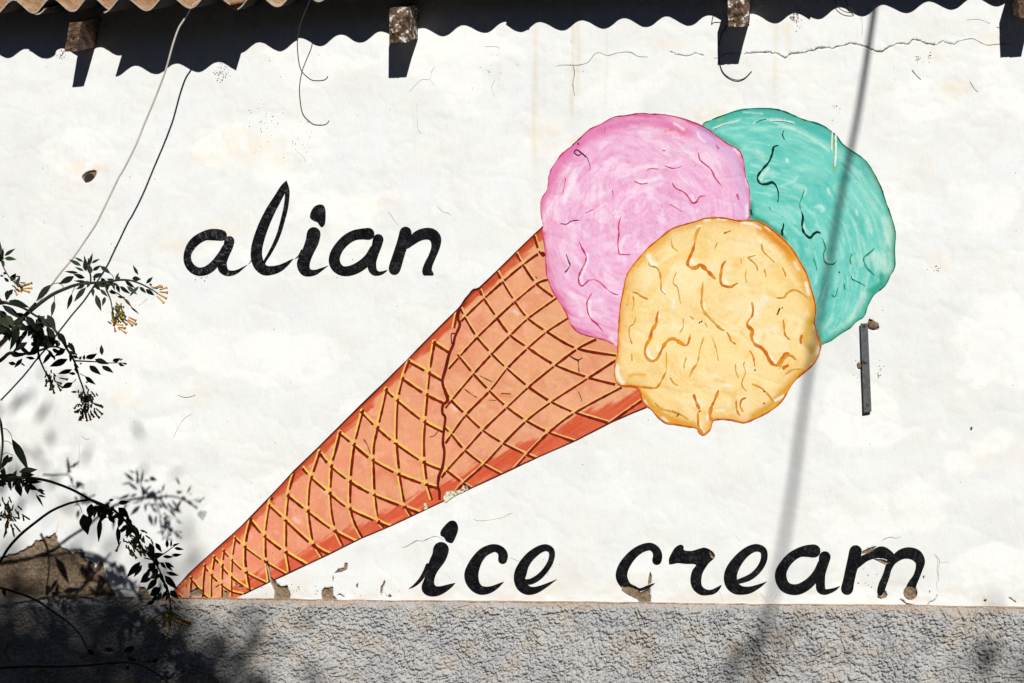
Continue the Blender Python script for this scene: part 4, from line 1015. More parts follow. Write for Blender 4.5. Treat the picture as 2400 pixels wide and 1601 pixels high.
letter(word2, 'c', [(L3, [(1400, 655, 122), (1405, 590, 126), (1370, 530, 112), (1300, 498, 104), (1220, 512, 116), (1130, 562, 126), (1055, 650, 142), (1003, 750, 166), (972, 850, 186), (980, 940, 180), (1020, 1020, 152), (1085, 1072, 126), (1160, 1082, 106), (1240, 1065, 84), (1320, 1025, 58), (1380, 986, 28), (1416, 962, 4)])], worn=.05)
letter(word2, 'e', [(L3, [(1680, 955, 60), (1780, 960, 78), (1890, 902, 80), (1980, 812, 76), (2050, 705, 76), (2080, 600, 78), (2064, 525, 84), (1995, 492, 92), (1910, 515, 102), (1820, 575, 116), (1745, 650, 126), (1688, 735, 140), (1650, 830, 162), (1632, 920, 152), (1662, 1010, 152), (1722, 1068, 132), (1795, 1085, 106), (1880, 1068, 84), (1980, 1022, 56), (2060, 978, 32), (2147, 928, 4)])], worn=.08)
letter(word2, 'c', [(r4c, [(704, 430, 126), (714, 360, 122), (690, 292, 110), (630, 246, 102), (560, 246, 104), (470, 280, 110), (380, 345, 120), (300, 435, 134), (240, 535, 146), (215, 635, 152), (238, 720, 142), (300, 790, 110), (390, 815, 66), (470, 835, 40), (560, 805, 44), (640, 765, 24), (676, 746, 4)])], worn=.06)
letter(word2, 'r', [], [(r4c, [(870, 410), (900, 340), (950, 260), (1020, 215), (1070, 235), (1080, 290), (1180, 300), (1270, 275), (1350, 255), (1420, 275), (1480, 320), (1505, 365), (1480, 415), (1420, 470), (1370, 540), (1330, 620), (1315, 720), (1330, 790), (1385, 830), (1450, 835), (1530, 800), (1595, 770), (1560, 840), (1500, 890), (1420, 910), (1310, 910), (1220, 850), (1175, 770), (1165, 680), (1190, 570), (1240, 490), (1100, 480), (1000, 470), (960, 475), (890, 488), (872, 480)])], worn=.1)
letter(word2, 'e', [(r4c, [(1815, 725, 60), (1920, 692, 76), (2020, 640, 80), (2110, 552, 82), (2168, 450, 86), (2184, 355, 88), (2160, 288, 92), (2080, 258, 100), (1990, 282, 110), (1900, 345, 122), (1820, 432, 138), (1750, 540, 160), (1716, 650, 172), (1732, 750, 170), (1792, 818, 150), (1880, 845, 114), (1980, 838, 92), (2080, 800, 62), (2150, 764, 36), (2218, 722, 4)])], worn=.04)
letter(word2, 'a', [(r5m, [(715, 288, 168), (620, 288, 148), (520, 308, 120), (420, 368, 122), (340, 455, 126), (284, 560, 140), (284, 660, 146), (330, 748, 140), (410, 790, 136), (510, 790, 136), (610, 742, 130), (700, 662, 120), (770, 560, 110), (815, 450, 100)]), (r5m, [(858, 366, 148), (840, 460, 124), (812, 580, 108), (800, 700, 114), (808, 788, 112), (855, 825, 76), (920, 815, 60), (990, 790, 40), (1055, 752, 10)])], worn=.05)
letter(word2, 'm', [(r5m, [(1262, 292, 160), (1232, 420, 152), (1198, 560, 146), (1172, 680, 144), (1150, 785, 156)]), (r5m, [(1250, 470, 120), (1310, 425, 116), (1400, 375, 92), (1500, 332, 112), (1600, 305, 150), (1690, 340, 124), (1745, 395, 96)]), (r5m, [(1722, 440, 110), (1690, 520, 86), (1660, 620, 90), (1620, 720, 100), (1592, 810, 92), (1582, 850, 60)]), (r5m, [(1735, 440, 80), (1800, 372, 110), (1880, 325, 132), (1970, 315, 146), (2060, 350, 150), (2108, 430, 122), (2095, 520, 92), (2060, 620, 86), (2012, 710, 108), (1990, 760, 120)])], worn=.08)

# ------------------------------------------------------------------ flat iron on the wall
bar_px = R(1940, 720, 5.6, [(428, 215), (525, 210), (575, 1370), (475, 1385)])
bp = W(np.array([q[0] for q in bar_px]), np.array([q[1] for q in bar_px]), .02)
c_ = bp.mean(0)
bar = empty('flat_iron', (float(c_[0]), -.012, float(bp[:, 2].min())), 'dark flat iron bar bolted upright to the wall beside the mint scoop', 'iron bar')
bm = bmesh.new()
fr = [bm.verts.new((p[0], -.022, p[2])) for p in bp]
bb = [bm.verts.new((p[0], -.012, p[2])) for p in bp]
bm.faces.new(fr[::-1]); bm.faces.new(bb)
for i in range(4):
    bm.faces.new((fr[i], fr[(i + 1) % 4], bb[(i + 1) % 4], bb[i]))
bmesh.ops.recalc_face_normals(bm, faces=bm.faces)
bmesh.ops.bevel(bm, geom=bm.edges[:], offset=.0012, segments=2, affect='EDGES')
me = bpy.data.meshes.new('strap'); bm.to_mesh(me); bm.free()
o = new_obj('strap', me, M['iron']); adopt(o, bar)
for (x, y, r_, h, nm, mt) in ((478, 250, .0048, .004, 'bolt_hole', 'dark'), (495, 705, .0085, .012, 'bolt', 'iron'), (520, 1285, .0042, .003, 'bolt_hole', 'dark')):
    p = W(1940 + x / 5.6, 720 + y / 5.6, .022)
    bm = bmesh.new()
    Rm = Matrix.Translation((p[0], -.022 - h / 2 + .001, p[2])) @ Matrix.Rotation(math.pi / 2, 4, 'X')
    bmesh.ops.create_cone(bm, cap_ends=True, segments=6 if nm == 'bolt' else 16, radius1=r_, radius2=r_ * .9, depth=h, matrix=Rm)
    if nm == 'bolt':
        bmesh.ops.create_cone(bm, cap_ends=True, segments=20, radius1=r_ * 1.6, radius2=r_ * 1.6, depth=.003, matrix=Matrix.Translation((p[0], -.0235, p[2])) @ Matrix.Rotation(math.pi / 2, 4, 'X'))
    me = bpy.data.meshes.new(nm); bm.to_mesh(me); bm.free()
    o = new_obj(nm, me, M[mt]); adopt(o, bar)
p = W(1940 + 478 / 5.6, 720 + 250 / 5.6, .022)
bm = bmesh.new()
sg, sr = 20, 6
vv = [[bm.verts.new((p[0] + (.0075 + .002 * math.cos(b_)) * math.cos(a), -.0222 - .002 * math.sin(b_), p[2] + (.0075 + .002 * math.cos(b_)) * math.sin(a))) for b_ in np.linspace(0, 2 * math.pi, sr + 1)[:-1]] for a in np.linspace(0, 2 * math.pi, sg + 1)[:-1]]
for i in range(sg):
    for j in range(sr):
        bm.faces.new((vv[i][j], vv[(i + 1) % sg][j], vv[(i + 1) % sg][(j + 1) % sr], vv[i][(j + 1) % sr]))
bmesh.ops.recalc_face_normals(bm, faces=bm.faces)
me = bpy.data.meshes.new('ring'); bm.to_mesh(me); bm.free()
o = new_obj('ring', me, M['iron']); adopt(o, bar)

# lumps of mortar round the bolts
def lump(cx, cz, rx, rz, d, seed):
    bm = bmesh.new()
    bmesh.ops.create_icosphere(bm, subdivisions=3, radius=1)
    for v_ in bm.verts:
        n_ = fbm(np.array([v_.co.x * 2.5 + seed]), np.array([v_.co.z * 2.5 + v_.co.y]), seed, 3)[0]
        k = .7 + .6 * n_
        v_.co = Vector((cx + v_.co.x * rx * k, v_.co.y * d * k, cz + v_.co.z * rz * k))
    me = bpy.data.meshes.new('mortar_lump'); bm.to_mesh(me); bm.free()
    o_ = new_obj('mortar_lump', me, M['mortar']); adopt(o_, bar)
p = W(1940 + 600 / 5.6, 720 + 232 / 5.6); lump(p[0], p[2], .020, .016, .009, 3)
p = W(1940 + 420 / 5.6, 720 + 770 / 5.6); lump(p[0], p[2], .011, .011, .008, 5)

# ------------------------------------------------------------------ roof of corrugated sheets on rafters
LAM, AMP, PIT = .178, .030, math.radians(21.5)
roof = empty('corrugated_roof', (0, -.25, 3.8), 'weathered brown corrugated roof edge overhanging the wall on wooden rafters', 'roof')
def corr_sheet(u_a, v_a, u_b, v_b, u_l, u_r, b_, lift=0.0, seed=0, broken=0):
    """the shadow troughs at (u_a,v_a) and (u_b,v_b) on the wall give the eave line of the sheet"""
    Sa, Sb = W(u_a, v_a), W(u_b, v_b)
    Ea = Sa - b_ * np.array([SX, 1, SZ]); Eb = Sb - b_ * np.array([SX, 1, SZ])
    xl = W(u_l, v_a)[0] - b_ * SX; xr = W(u_r, v_a)[0] - b_ * SX
    n_w = round((Eb[0] - Ea[0]) / LAM)
    lam = (Eb[0] - Ea[0]) / n_w if n_w else LAM
    sl = (Eb[2] - Ea[2]) / (Eb[0] - Ea[0]) if n_w else -.0
    m = int((xr - xl) / LAM * 18) + 1
    xs_ = np.linspace(xl, xr, m)
    zt = Ea[2] + sl * (xs_ - Ea[0]) + lift
    hh = AMP * (1 - np.cos(2 * math.pi * (xs_ - Ea[0]) / lam))
    slen = np.concatenate([[0], np.linspace(.05, 1.9, 12)])
    V, F = [], []
    for s in slen:
        for x, z, h_ in zip(xs_, zt, hh):
            jag = 0
            if s == 0:
                jag = .006 * (fbm(np.array([x * 30]), np.array([seed * 1.]), seed, 3)[0] - .5)
            V.append((x, -b_ + s * math.cos(PIT) + jag - h_ * math.sin(PIT), z + s * math.sin(PIT) + h_ * math.cos(PIT)))
    nT = len(V)
    th = .0065
    V += [(x, y + th * math.sin(PIT), z - th * math.cos(PIT)) for (x, y, z) in V]
    ns = len(slen)
    for i in range(ns - 1):
        for j in range(m - 1):
            a = i * m + j
            F.append((a, a + 1, a + m + 1, a + m)); F.append((nT + a, nT + a + m, nT + a + m + 1, nT + a + 1))
    for j in range(m - 1):
        F.append((j, nT + j, nT + j + 1, j + 1))
    for i in range(ns - 1):
        a = i * m
        F.append((a, a + m, nT + a + m, nT + a)); a += m - 1
        F.append((a, nT + a, nT + a + m, a + m))
    me_ = mesh('corrugated_sheet', V, F)
    me_.polygons.foreach_set('use_smooth', [k < 2 * (ns - 1) * (m - 1) for k in range(len(F))])
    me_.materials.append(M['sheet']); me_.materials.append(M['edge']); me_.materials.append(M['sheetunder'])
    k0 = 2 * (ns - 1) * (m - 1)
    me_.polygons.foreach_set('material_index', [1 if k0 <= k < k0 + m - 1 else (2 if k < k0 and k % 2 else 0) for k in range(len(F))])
    o_ = new_obj('corrugated_sheet', me_, None)
    adopt(o_, roof)
corr_sheet(-75, 132, 17, 134, -1100, 130, .235, .000, 1)
corr_sheet(104, 139, 192, 136, 70, 330, .240, .007, 2)
corr_sheet(271, 186, 465, 177, 271, 553, .335, .014, 3)
corr_sheet(562, 123, 657, 117, 500, 700, .225, .000, 4)
corr_sheet(657, 117, 1137, 80, 622, 1240, .225, .007, 5)
corr_sheet(1221, 74, 1817, 53, 1188, 1900, .225, .000, 6)
corr_sheet(1817, 51, 2338, 18, 1840, 3200, .225, .007, 7)

def rafter(px_c, v_bot, b_, wd, ht, seed, mat, tilt=0.0, taper=0.0):
    E_ = W(px_c, v_bot, b_)
    bm = bmesh.new()
    bmesh.ops.create_cube(bm, size=1)
    bmesh.ops.subdivide_edges(bm, edges=bm.edges[:], cuts=9, use_grid_fill=True)
    L = .9
    for v_ in bm.verts:
        x, y, z = v_.co
        s = (y + .5) * L
        nz = (fbm(np.array([x * 9 + seed]), np.array([z * 9 + y * 14]), seed, 3)[0] - .5)
        edge = max(abs(x), abs(z)) > .49
        k = 1 + nz * .16 * (1 if edge else 0)
        xx = x * wd * k + tilt * z; zz = z * ht * k + ht / 2
        yy = s + (nz * .02 if y < -.49 else 0) - zz * math.tan(PIT) * .0
        v_.co = Vector((xx, yy * math.cos(PIT) - (zz) * 0.0, zz + yy * math.sin(PIT)))
    me_ = bpy.data.meshes.new('rafter'); bm.to_mesh(me_); bm.free()
    o_ = new_obj('rafter', me_, mat)
    o_.location = E_
    o_.parent = roof
    o_.matrix_parent_inverse = Matrix.Translation(roof.location).inverted()
    return o_
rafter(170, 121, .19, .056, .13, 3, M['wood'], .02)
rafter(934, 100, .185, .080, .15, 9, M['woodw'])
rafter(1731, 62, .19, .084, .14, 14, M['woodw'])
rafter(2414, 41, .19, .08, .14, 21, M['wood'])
# wall plate that closes the gap above the wall
bm = bmesh.new()
bmesh.ops.create_cube(bm, size=1, matrix=Matrix.Translation((-.1, .12, WTOP + .07)) @ Matrix.Diagonal((8.2, .2, .15, 1)))
me = bpy.data.meshes.new('wall_plate'); bm.to_mesh(me); bm.free()
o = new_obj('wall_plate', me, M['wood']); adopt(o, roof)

# ------------------------------------------------------------------ cables and wires
def tube(name, pts, r_, mat, n=8, seg=8, parent=None, taper=None):
    s = smooth(pts, seg)
    c = np.array([q[:3] for q in s])
    t = np.gradient(c, axis=0); t /= np.linalg.norm(t, axis=1)[:, None] + 1e-9
    V, F = [], []
    up = np.array([0.13, .9, .3])
    for i in range(len(c)):
        a = np.cross(t[i], up); a /= np.linalg.norm(a) + 1e-9
        b = np.cross(t[i], a)
        rr = r_ if taper is None else r_ + (taper - r_) * i / (len(c) - 1)
        for k in range(n):
            an = 2 * math.pi * k / n
            V.append(c[i] + rr * (math.cos(an) * a + math.sin(an) * b))
    for i in range(len(c) - 1):
        for k in range(n):
            F.append((i * n + k, i * n + (k + 1) % n, (i + 1) * n + (k + 1) % n, (i + 1) * n + k))
    F.append(tuple(range(n))); F.append(tuple(range((len(c) - 1) * n, len(c) * n))[::-1])
    me_ = mesh(name, V, F, True)
    return new_obj(name, me_, mat, parent)
def wpts(pts, b):
    return [W(p[0], p[1], p[2] if len(p) > 2 else b) for p in pts]
z1 = (0, 0, 3.918); z6 = (0, 350, 3.918)
cb = R(*z1, [(2150, -260), (1900, -60), (1840, 0), (1760, 60), (1690, 180), (1640, 260), (1590, 400), (1540, 580), (1510, 680), (1430, 890), (1330, 1130), (1240, 1350), (1130, 1567)]) + R(*z6, [(1090, 260), (980, 490), (880, 690), (760, 870), (670, 1000), (560, 1130), (470, 1250), (340, 1420), (220, 1560), (90, 1720), (-120, 1950)])
o = tube('cable', wpts([q[:2] for q in cb], .27), .0042, M['cable'])
o['label'] = 'pale cable hanging slack from the roof edge towards the shrub'; o['category'] = 'cable'
z2 = (600, 0, 3.918)
wr = R(*z2, [(520, -150), (495, 0), (450, 110), (405, 230), (384, 340), (380, 430), (392, 560), (412, 640), (450, 690), (510, 735), (570, 742), (625, 736), (650, 718), (660, 700)])
o = tube('wire', wpts([q[:2] for q in wr], .235), .0022, M['wire'])
o['label'] = 'thin black wire with a hooked end dangling over the bare white wall'; o['category'] = 'wire'
z3 = (1200, 0, 3.918)
wr = R(*z3, [(1960, -300), (1905, -60), (1900, 60), (1985, 190), (1930, 300), (1900, 420), (1900, 540), (1930, 650), (1990, 710), (2070, 736), (2140, 715), (2200, 655)])
o = tube('wire', wpts([(q[0], q[1], b_) for q, b_ in zip(wr, [.2, .15, .08, .02] + [.006] * 8)], .02), .0020, M['wire'])
o['label'] = 'thin black wire curling in an open loop beneath a rafter end'; o['category'] = 'wire'
wr = R(1800, 0, 3.918, [(600, -40), (640, 60), (700, 105), (760, 118), (795, 108), (740, 60), (715, 10), (700, -40)])
o = tube('wire', wpts([q[:2] for q in wr], .012), .0016, M['wire'])
o['label'] = 'tiny black wire loop peeping out under the corrugated shadow edge'; o['category'] = 'wire'

# service cable from the roof to a mast across the street; its shadow crosses the mural
sh = [(2058, -30), (2049, 25), (2013, 255), (1975, 439), (1940, 633), (1889, 919), (1853, 1174), (1812, 1399), (1781, 1511), (1750, 1680)]
pp = []
for (a, b) in sh:
    S = W(a, b)
    d = (5.2 - S[2]) / -SZ
    pp.append(S - d * np.array([SX, 1, SZ]))
e = pp[-1] + (pp[-1] - pp[-2]) * 6
o = tube('service_cable', [pp[0] + (pp[0] - pp[1]) * 8] + pp + [e], .0120, M['wire'])
o['label'] = 'thick black overhead service cable leading from the roof across the street'; o['category'] = 'cable'

# ------------------------------------------------------------------ shrub with orange tube flowers
shrub = empty('tobacco_shrub', (-2.9, -1.5, 0), 'dark leafy shrub with orange tube flowers reaching in front of the white wall', 'shrub')
def leaf_mesh():
    prof = [(0, .03), (.10, .40), (.26, .88), (.42, 1.0), (.62, .80), (.82, .40), (1.0, .02)]
    V, F = [], []
    for (y, wv) in prof:
        z = .10 * math.sin(math.pi * y)
        V += [(-wv * .5, y, z * .5 + wv * .10), (0, y, z * .5), (wv * .5, y, z * .5 + wv * .10)]
    for i in range(len(prof) - 1):
        for j in range(2):
            a = i * 3 + j
            F.append((a, a + 1, a + 4, a + 3))
    me_ = mesh('leaf', V, F, True)
    me_.materials.append(M['leaf'])
    return me_
def flower_mesh(nm, mat, flare):
    V, F = [], []
    for (y, r_) in ((0, .30), (.15, .42), (.75, .5), (.88, .62 if flare else .45), (1.0, .95 if flare else .12)):
        for k in range(6):
            a = k * math.pi / 3
            V.append((r_ * .5 * math.cos(a), y, r_ * .5 * math.sin(a)))
    for i in range(4):
        for k in range(6):
            F.append((i * 6 + k, i * 6 + (k + 1) % 6, i * 6 + 6 + (k + 1) % 6, i * 6 + 6 + k))
    F.append((24, 25, 26, 27, 28, 29))
    me_ = mesh(nm, V, F, True)
    me_.materials.append(mat)
    return me_
LEAF, FLW, BUD = leaf_mesh(), flower_mesh('flower', M['flower'], True), flower_mesh('bud', M['bud'], False)
INV = Matrix.Translation(shrub.location).inverted()
def blade(name, me_, A, B, wd, roll):
    y = Vector(B) - Vector(A); L = y.length
    if L < 1e-4: return
    y.normalize()
    nrm = (Vector(CAM) - Vector(A)).normalized()
    x = y.cross(nrm).normalized(); z = x.cross(y)
    m = Matrix((x, y, z)).transposed().to_4x4() @ Matrix.Rotation(roll, 4, 'Y')
    m = Matrix.Translation(Vector(A)) @ m @ Matrix.Diagonal((wd, L, wd, 1))
    o_ = bpy.data.objects.new(name, me_)
    COL.objects.link(o_)
    o_.parent = shrub
    o_.matrix_parent_inverse = INV
    o_.matrix_basis = m
def leaves(rg, b, items):
    for (x0, y0, x1, y1, wd) in items:
        (a0, a1), (c0, c1) = R(*rg, [(x0, y0), (x1, y1)])
        bb = b + rng.uniform(-.05, .05)
        c0, c1 = c0 + (c0 - a0) * .12, c1 + (c1 - a1) * .12
        A = W(a0, a1, bb); B = W(c0, c1, bb + rng.uniform(-.025, .03))
        wm = wd / rg[2] / FPX * (6.4 - b) * 1.16
        blade('leaf', LEAF, A, B, wm, rng.uniform(-.5, .5))
def tubes_(rg, b, items, me_, nm, wpx):
    for (x0, y0, x1, y1) in items:
        (a0, a1), (c0, c1) = R(*rg, [(x0, y0), (x1, y1)])
        bb = b + rng.uniform(-.03, .03)
        blade(nm, me_, W(a0, a1, bb), W(c0, c1, bb + rng.uniform(-.015, .015)), wpx / FPX * (6.4 - b), 0)
def buds(rg, b, cx, cy, rx, ry, n, ang, ln, flow=0.0):
    for k in range(n):
        x = cx + rng.gauss(0, .5) * rx; y = cy + rng.gauss(0, .5) * ry
        a = ang + rng.uniform(-.6, .6)
        L_ = ln * rng.uniform(.6, 1.2)
        it = [(x, y, x + L_ * math.cos(a), y + L_ * math.sin(a))]
        if rng.random() < flow: tubes_(rg, b, it, FLW, 'flower', 8.0)
        else: tubes_(rg, b, it, BUD, 'bud', 8.0)
def branch(rg, b, pts, r0, r1, lead=None):
    q = [W(p[0], p[1], b) for p in R(*rg, pts)]
    r0, r1 = r0 * 1.2, r1 * 1.2
    if lead is not None:
        q = [np.array((-2.85, -b, q[0][2] - .35)), np.array(((q[0][0] - 2.85) / 2, -b, q[0][2] - .12))] + q
    o_ = tube('branch', q, r0, M['stem'], 6, 5, None, r1)
    adopt(o_, shrub)
TR = (-2.75, -1.5, 1.5)
z7 = (0, 700, 3.918); z8 = (0, 1100, 3.13)
bU, bM, bL = 1.35, 1.60, .90
# stems
branch(z6, bU, [(-400, 1900), (60, 1640), (260, 1500), (360, 1420), (480, 1335), (600, 1280), (700, 1245), (800, 1230), (900, 1225), (1000, 1215), (1100, 1200), (1200, 1205), (1290, 1235), (1380, 1280), (1450, 1325)], .007, .002, True)
branch(z6, bU, [(830, 1230), (832, 1160), (805, 1080), (812, 1000)], .003, .0015)
branch(z6, bU, [(960, 1235), (990, 1320), (1020, 1400), (1040, 1520), (1090, 1600)], .0028, .0012)
branch(z6, bU, [(1020, 1290), (1110, 1345), (1180, 1420), (1270, 1505)], .002, .001)
branch(z6, bM, [(-200, 1400), (0, 1402), (80, 1415), (200, 1450), (330, 1530), (440, 1590)], .006, .003, True)
branch(z7, bM, [(350, 160), (430, 210), (490, 270), (560, 370), (620, 470), (680, 570), (710, 660), (730, 730), (765, 830), (790, 950)], .0045, .002)
branch(z7, bM, [(680, 570), (780, 575), (880, 580), (1000, 590), (1135, 590)], .0025, .001)
branch(z7, bM, [(-200, 680), (0, 570), (90, 500), (200, 510), (350, 480), (480, 440), (600, 470)], .006, .002)
branch(z7, bM, [(350, 300), (350, 480), (370, 570), (430, 700), (490, 800)], .004, .0015)
branch(z7, bM, [(-100, 500), (30, 390), (120, 290), (250, 130), (330, 40)], .007, .004)
branch(z7, bL, [(-60, 1000), (0, 1120), (15, 1200), (25, 1330), (10, 1480), (-10, 1600)], .005, .003)
branch(z6, bU, [(-300, 1000), (-60, 985), (0, 1000), (30, 1080), (90, 1180), (170, 1260)], .003, .0012)
branch(z8, bL, [(-200, 150), (0, 90), (80, 65), (200, 62), (330, 80), (430, 110), (540, 155), (650, 215), (740, 265), (830, 300)], .006, .004, True)
branch(z8, bL, [(-120, 840), (0, 680), (60, 580), (150, 480), (260, 390), (370, 310), (480, 260), (570, 235), (650, 225), (690, 230), (770, 262)], .005, .003)
branch(z8, bL, [(820, 285), (870, 330), (930, 390), (980, 450), (1020, 530), (1060, 600), (1120, 660), (1170, 740), (1200, 810), (1230, 890), (1250, 960), (1255, 1060)], .0045, .0015)
branch(z8, bL, [(1060, 650), (1130, 660), (1200, 620), (1270, 570), (1315, 543)], .0025, .001)
branch(z8, .55, [(-150, 850), (0, 870), (80, 890), (200, 930), (300, 980), (400, 1050), (500, 1120), (600, 1230), (640, 1320)], .006, .003, True)
branch(z8, .55, [(-150, 1460), (0, 1455), (200, 1445), (400, 1445), (600, 1440), (760, 1425), (900, 1415), (1000, 1425), (1100, 1465), (1180, 1520), (1240, 1580)], .007, .003, True)
for rg, b, p in ((z6, bU, [(560, 1228), (530, 1228), (490, 1236), (465, 1250)]), (z6, bU, [(580, 1275), (575, 1250), (540, 1232)]), (z6, bU, [(690, 1260), (670, 1300), (660, 1330)]), (z6, bU, [(500, 1345), (500, 1395)]), (z6, bU, [(1030, 1215), (1040, 1170), (1000, 1130)]), (z7, bL, [(15, 1195), (60, 1200), (100, 1250), (112, 1295)]), (z7, bL, [(20, 1310), (70, 1310), (112, 1340)]), (z7, bL, [(20, 1440), (60, 1415), (120, 1440)]), (z8, bL, [(560, 245), (590, 280), (602, 325)]), (z8, bL, [(690, 235), (712, 270), (715, 330), (735, 360)]), (z7, bM, [(680, 655), (700, 650)]), (z7, bM, [(735, 690), (785, 715)]), (z7, bM, [(700, 740), (668, 772)])):
    branch(rg, b, p, .0012, .0010)
# leaves read one by one
leaves(z6, bU, [(745, 1070, 645, 1018, 35), (765, 1032, 690, 995, 22), (800, 1090, 775, 985, 28), (815, 1080, 847, 965, 32), (840, 1045, 912, 1010, 24), (790, 1120, 770, 1035, 45), (770, 1120, 695, 1085, 25), (720, 1135, 605, 1122, 26), (780, 1182, 685, 1150, 40), (830, 1150, 820, 1065, 45), (850, 1115, 920, 1070, 32), (920, 1072, 1007, 1137, 42), (850, 1175, 945, 1143, 40), (680, 1165, 555, 1230, 56), (790, 1215, 688, 1208, 24), (465, 1243, 345, 1382, 60), (790, 1268, 690, 1388, 50), (780, 1250, 705, 1282, 30), (660, 1325, 620, 1458, 40), (500, 1388, 475, 1527, 36), (880, 1335, 925, 1472, 46), (850, 1268, 855, 1347, 30), (965, 1355, 942, 1432, 32), (1080, 1205, 1098, 1172, 25), (1150, 1210, 1232, 1267, 36), (1213, 1185, 1287, 1192, 46), (1270, 1152, 1225, 1073, 28), (1340, 1232, 1397, 1178, 32), (1370, 1235, 1395, 1250, 20), (1070, 1240, 1095, 1312, 32), (1100, 1258, 1190, 1322, 36), (1165, 1258, 1252, 1328, 36), (1275, 1258, 1198, 1342, 32), (1280, 1262, 1336, 1317, 32), (1338, 1285, 1412, 1337, 40), (890, 1225, 990, 1250, 60), (930, 1180, 985, 1265, 50), (920, 1285, 985, 1348, 32), (1000, 1298, 1062, 1327, 30), (1078, 1352, 1147, 1360, 24), (1140, 1368, 1202, 1442, 26), (1200, 1450, 1272, 1508, 18), (960, 1190, 940, 1250, 40), (870, 1240, 915, 1290, 40)])
leaves(z6, bU, [(40, 980, 132, 918, 35), (40, 1000, 142, 1012, 40), (10, 1000, -4, 850, 34), (20, 1000, 27, 912, 24), (10, 1010, 38, 1072, 32), (100, 1212, 142, 1146, 50), (150, 1252, 182, 1168, 32), (70, 1295, 60, 1382, 50), (120, 1285, 62, 1350, 40), (30, 1135, 62, 1142, 26), (0, 1160, 32, 1165, 22), (80, 1220, 40, 1180, 30), (-10, 960, 30, 1010, 50), (-30, 1020, 20, 990, 50)])
leaves(z6, bM, [(80, 1390, 252, 1447, 62), (20, 1430, 182, 1552, 62), (-10, 1480, 70, 1567, 60), (-40, 1400, 40, 1420, 40)])
leaves(z7, bM, [(790, 550, 882, 508, 52), (870, 558, 987, 597, 50), (935, 520, 930, 433, 36), (820, 615, 917, 692, 50), (935, 618, 1032, 677, 46), (1035, 577, 1102, 550, 40), (1100, 567, 1127, 556, 15), (1088, 598, 1140, 617, 26), (1130, 595, 1167, 600, 18), (770, 562, 776, 518, 26), (725, 560, 746, 532, 26), (688, 552, 702, 518, 26), (738, 590, 745, 606, 20), (662, 648, 546, 687, 46), (697, 692, 634, 684, 26), (780, 714, 870, 782, 40), (668, 770, 578, 817, 50), (712, 857, 654, 857, 20), (785, 770, 815, 765, 16), (628, 400, 687, 492, 42), (530, 310, 607, 422, 56), (602, 460, 513, 522, 50), (622, 555, 472, 617, 60), (545, 390, 370, 432, 62), (550, 400, 515, 442, 40), (435, 148, 505, 275, 62), (430, 258, 502, 382, 60), (380, 190, 485, 265, 70), (240, 160, 332, 285, 66), (150, 230, 262, 292, 62), (60, 150, 122, 252, 60), (-10, 165, 80, 262, 66), (-10, 285, 112, 312, 72), (175, 250, 98, 455, 62), (252, 280, 188, 395, 42), (320, 300, 352, 472, 62), (372, 290, 382, 425, 60), (252, 400, 128, 482, 52), (90, 500, 205, 522, 52), (180, 440, 272, 502, 42), (290, 400, 332, 445, 42), (352, 480, 258, 517, 42), (322, 552, 242, 540, 28), (205, 548, 138, 627, 36), (148, 602, 82, 590, 34), (190, 590, 227, 617, 16), (368, 510, 340, 562, 32), (480, 470, 545, 482, 44), (470, 488, 398, 592, 42), (490, 518, 502, 562, 22), (440, 470, 502, 552, 32), (330, 190, 400, 260, 70), (300, 250, 260, 340, 60), (120, 190, 60, 280, 60), (20, 250, -20, 330, 60), (210, 330, 150, 440, 50), (390, 340, 460, 400, 55), (410, 160, 340, 230, 60), (160, 130, 230, 200, 60), (410, 320, 340, 380, 55), (80, 300, 20, 420, 40), (0, 200, 40, 320, 60), (200, 200, 160, 280, 55)])
leaves(z7, bL, [(108, 1288, 248, 1558, 78), (75, 1430, 18, 1552, 52), (118, 1452, 55, 1505, 42), (10, 1500, -30, 1600, 50)])
leaves(z8, bL, [(670, 252, 662, 352, 58), (698, 262, 690, 350, 34), (610, 328, 642, 466, 74), (655, 330, 640, 440, 50), (737, 350, 725, 518, 36), (800, 232, 832, 222, 22), (868, 247, 944, 238, 32), (720, 300, 802, 288, 60), (790, 250, 758, 322, 60), (832, 270, 798, 332, 42), (720, 340, 782, 350, 42), (798, 340, 832, 392, 42), (868, 280, 942, 352, 52), (862, 420, 868, 545, 36), (928, 350, 962, 432, 42), (902, 330, 870, 422, 42), (958, 400, 1002, 482, 42), (1098, 540, 1130, 632, 42), (1140, 540, 1182, 602, 30), (1225, 577, 1225, 517, 24), (1253, 572, 1256, 522, 16), (1278, 577, 1343, 587, 22), (1262, 562, 1313, 544, 14), (1195, 640, 1268, 642, 24), (1258, 630, 1328, 625, 26), (1030, 678, 938, 782, 48), (1042, 700, 988, 782, 32), (1088, 690, 1142, 742, 42), (1178, 680, 1217, 727, 24), (1208, 680, 1272, 717, 24), (1213, 690, 1262, 742, 22), (1218, 755, 1303, 777, 27), (1102, 740, 1038, 817, 36), (1112, 800, 1033, 827, 32), (1152, 800, 1083, 882, 42), (1208, 780, 1293, 872, 46), (1198, 830, 1232, 892, 28), (1182, 870, 1108, 922, 60), (1182, 900, 1158, 962, 32), (1162, 930, 1118, 962, 32), (1132, 970, 1078, 987, 30), (1248, 890, 1303, 942, 42), (1242, 900, 1218, 962, 32), (1150, 760, 1100, 800, 30), (1080, 600, 1120, 660, 30)])
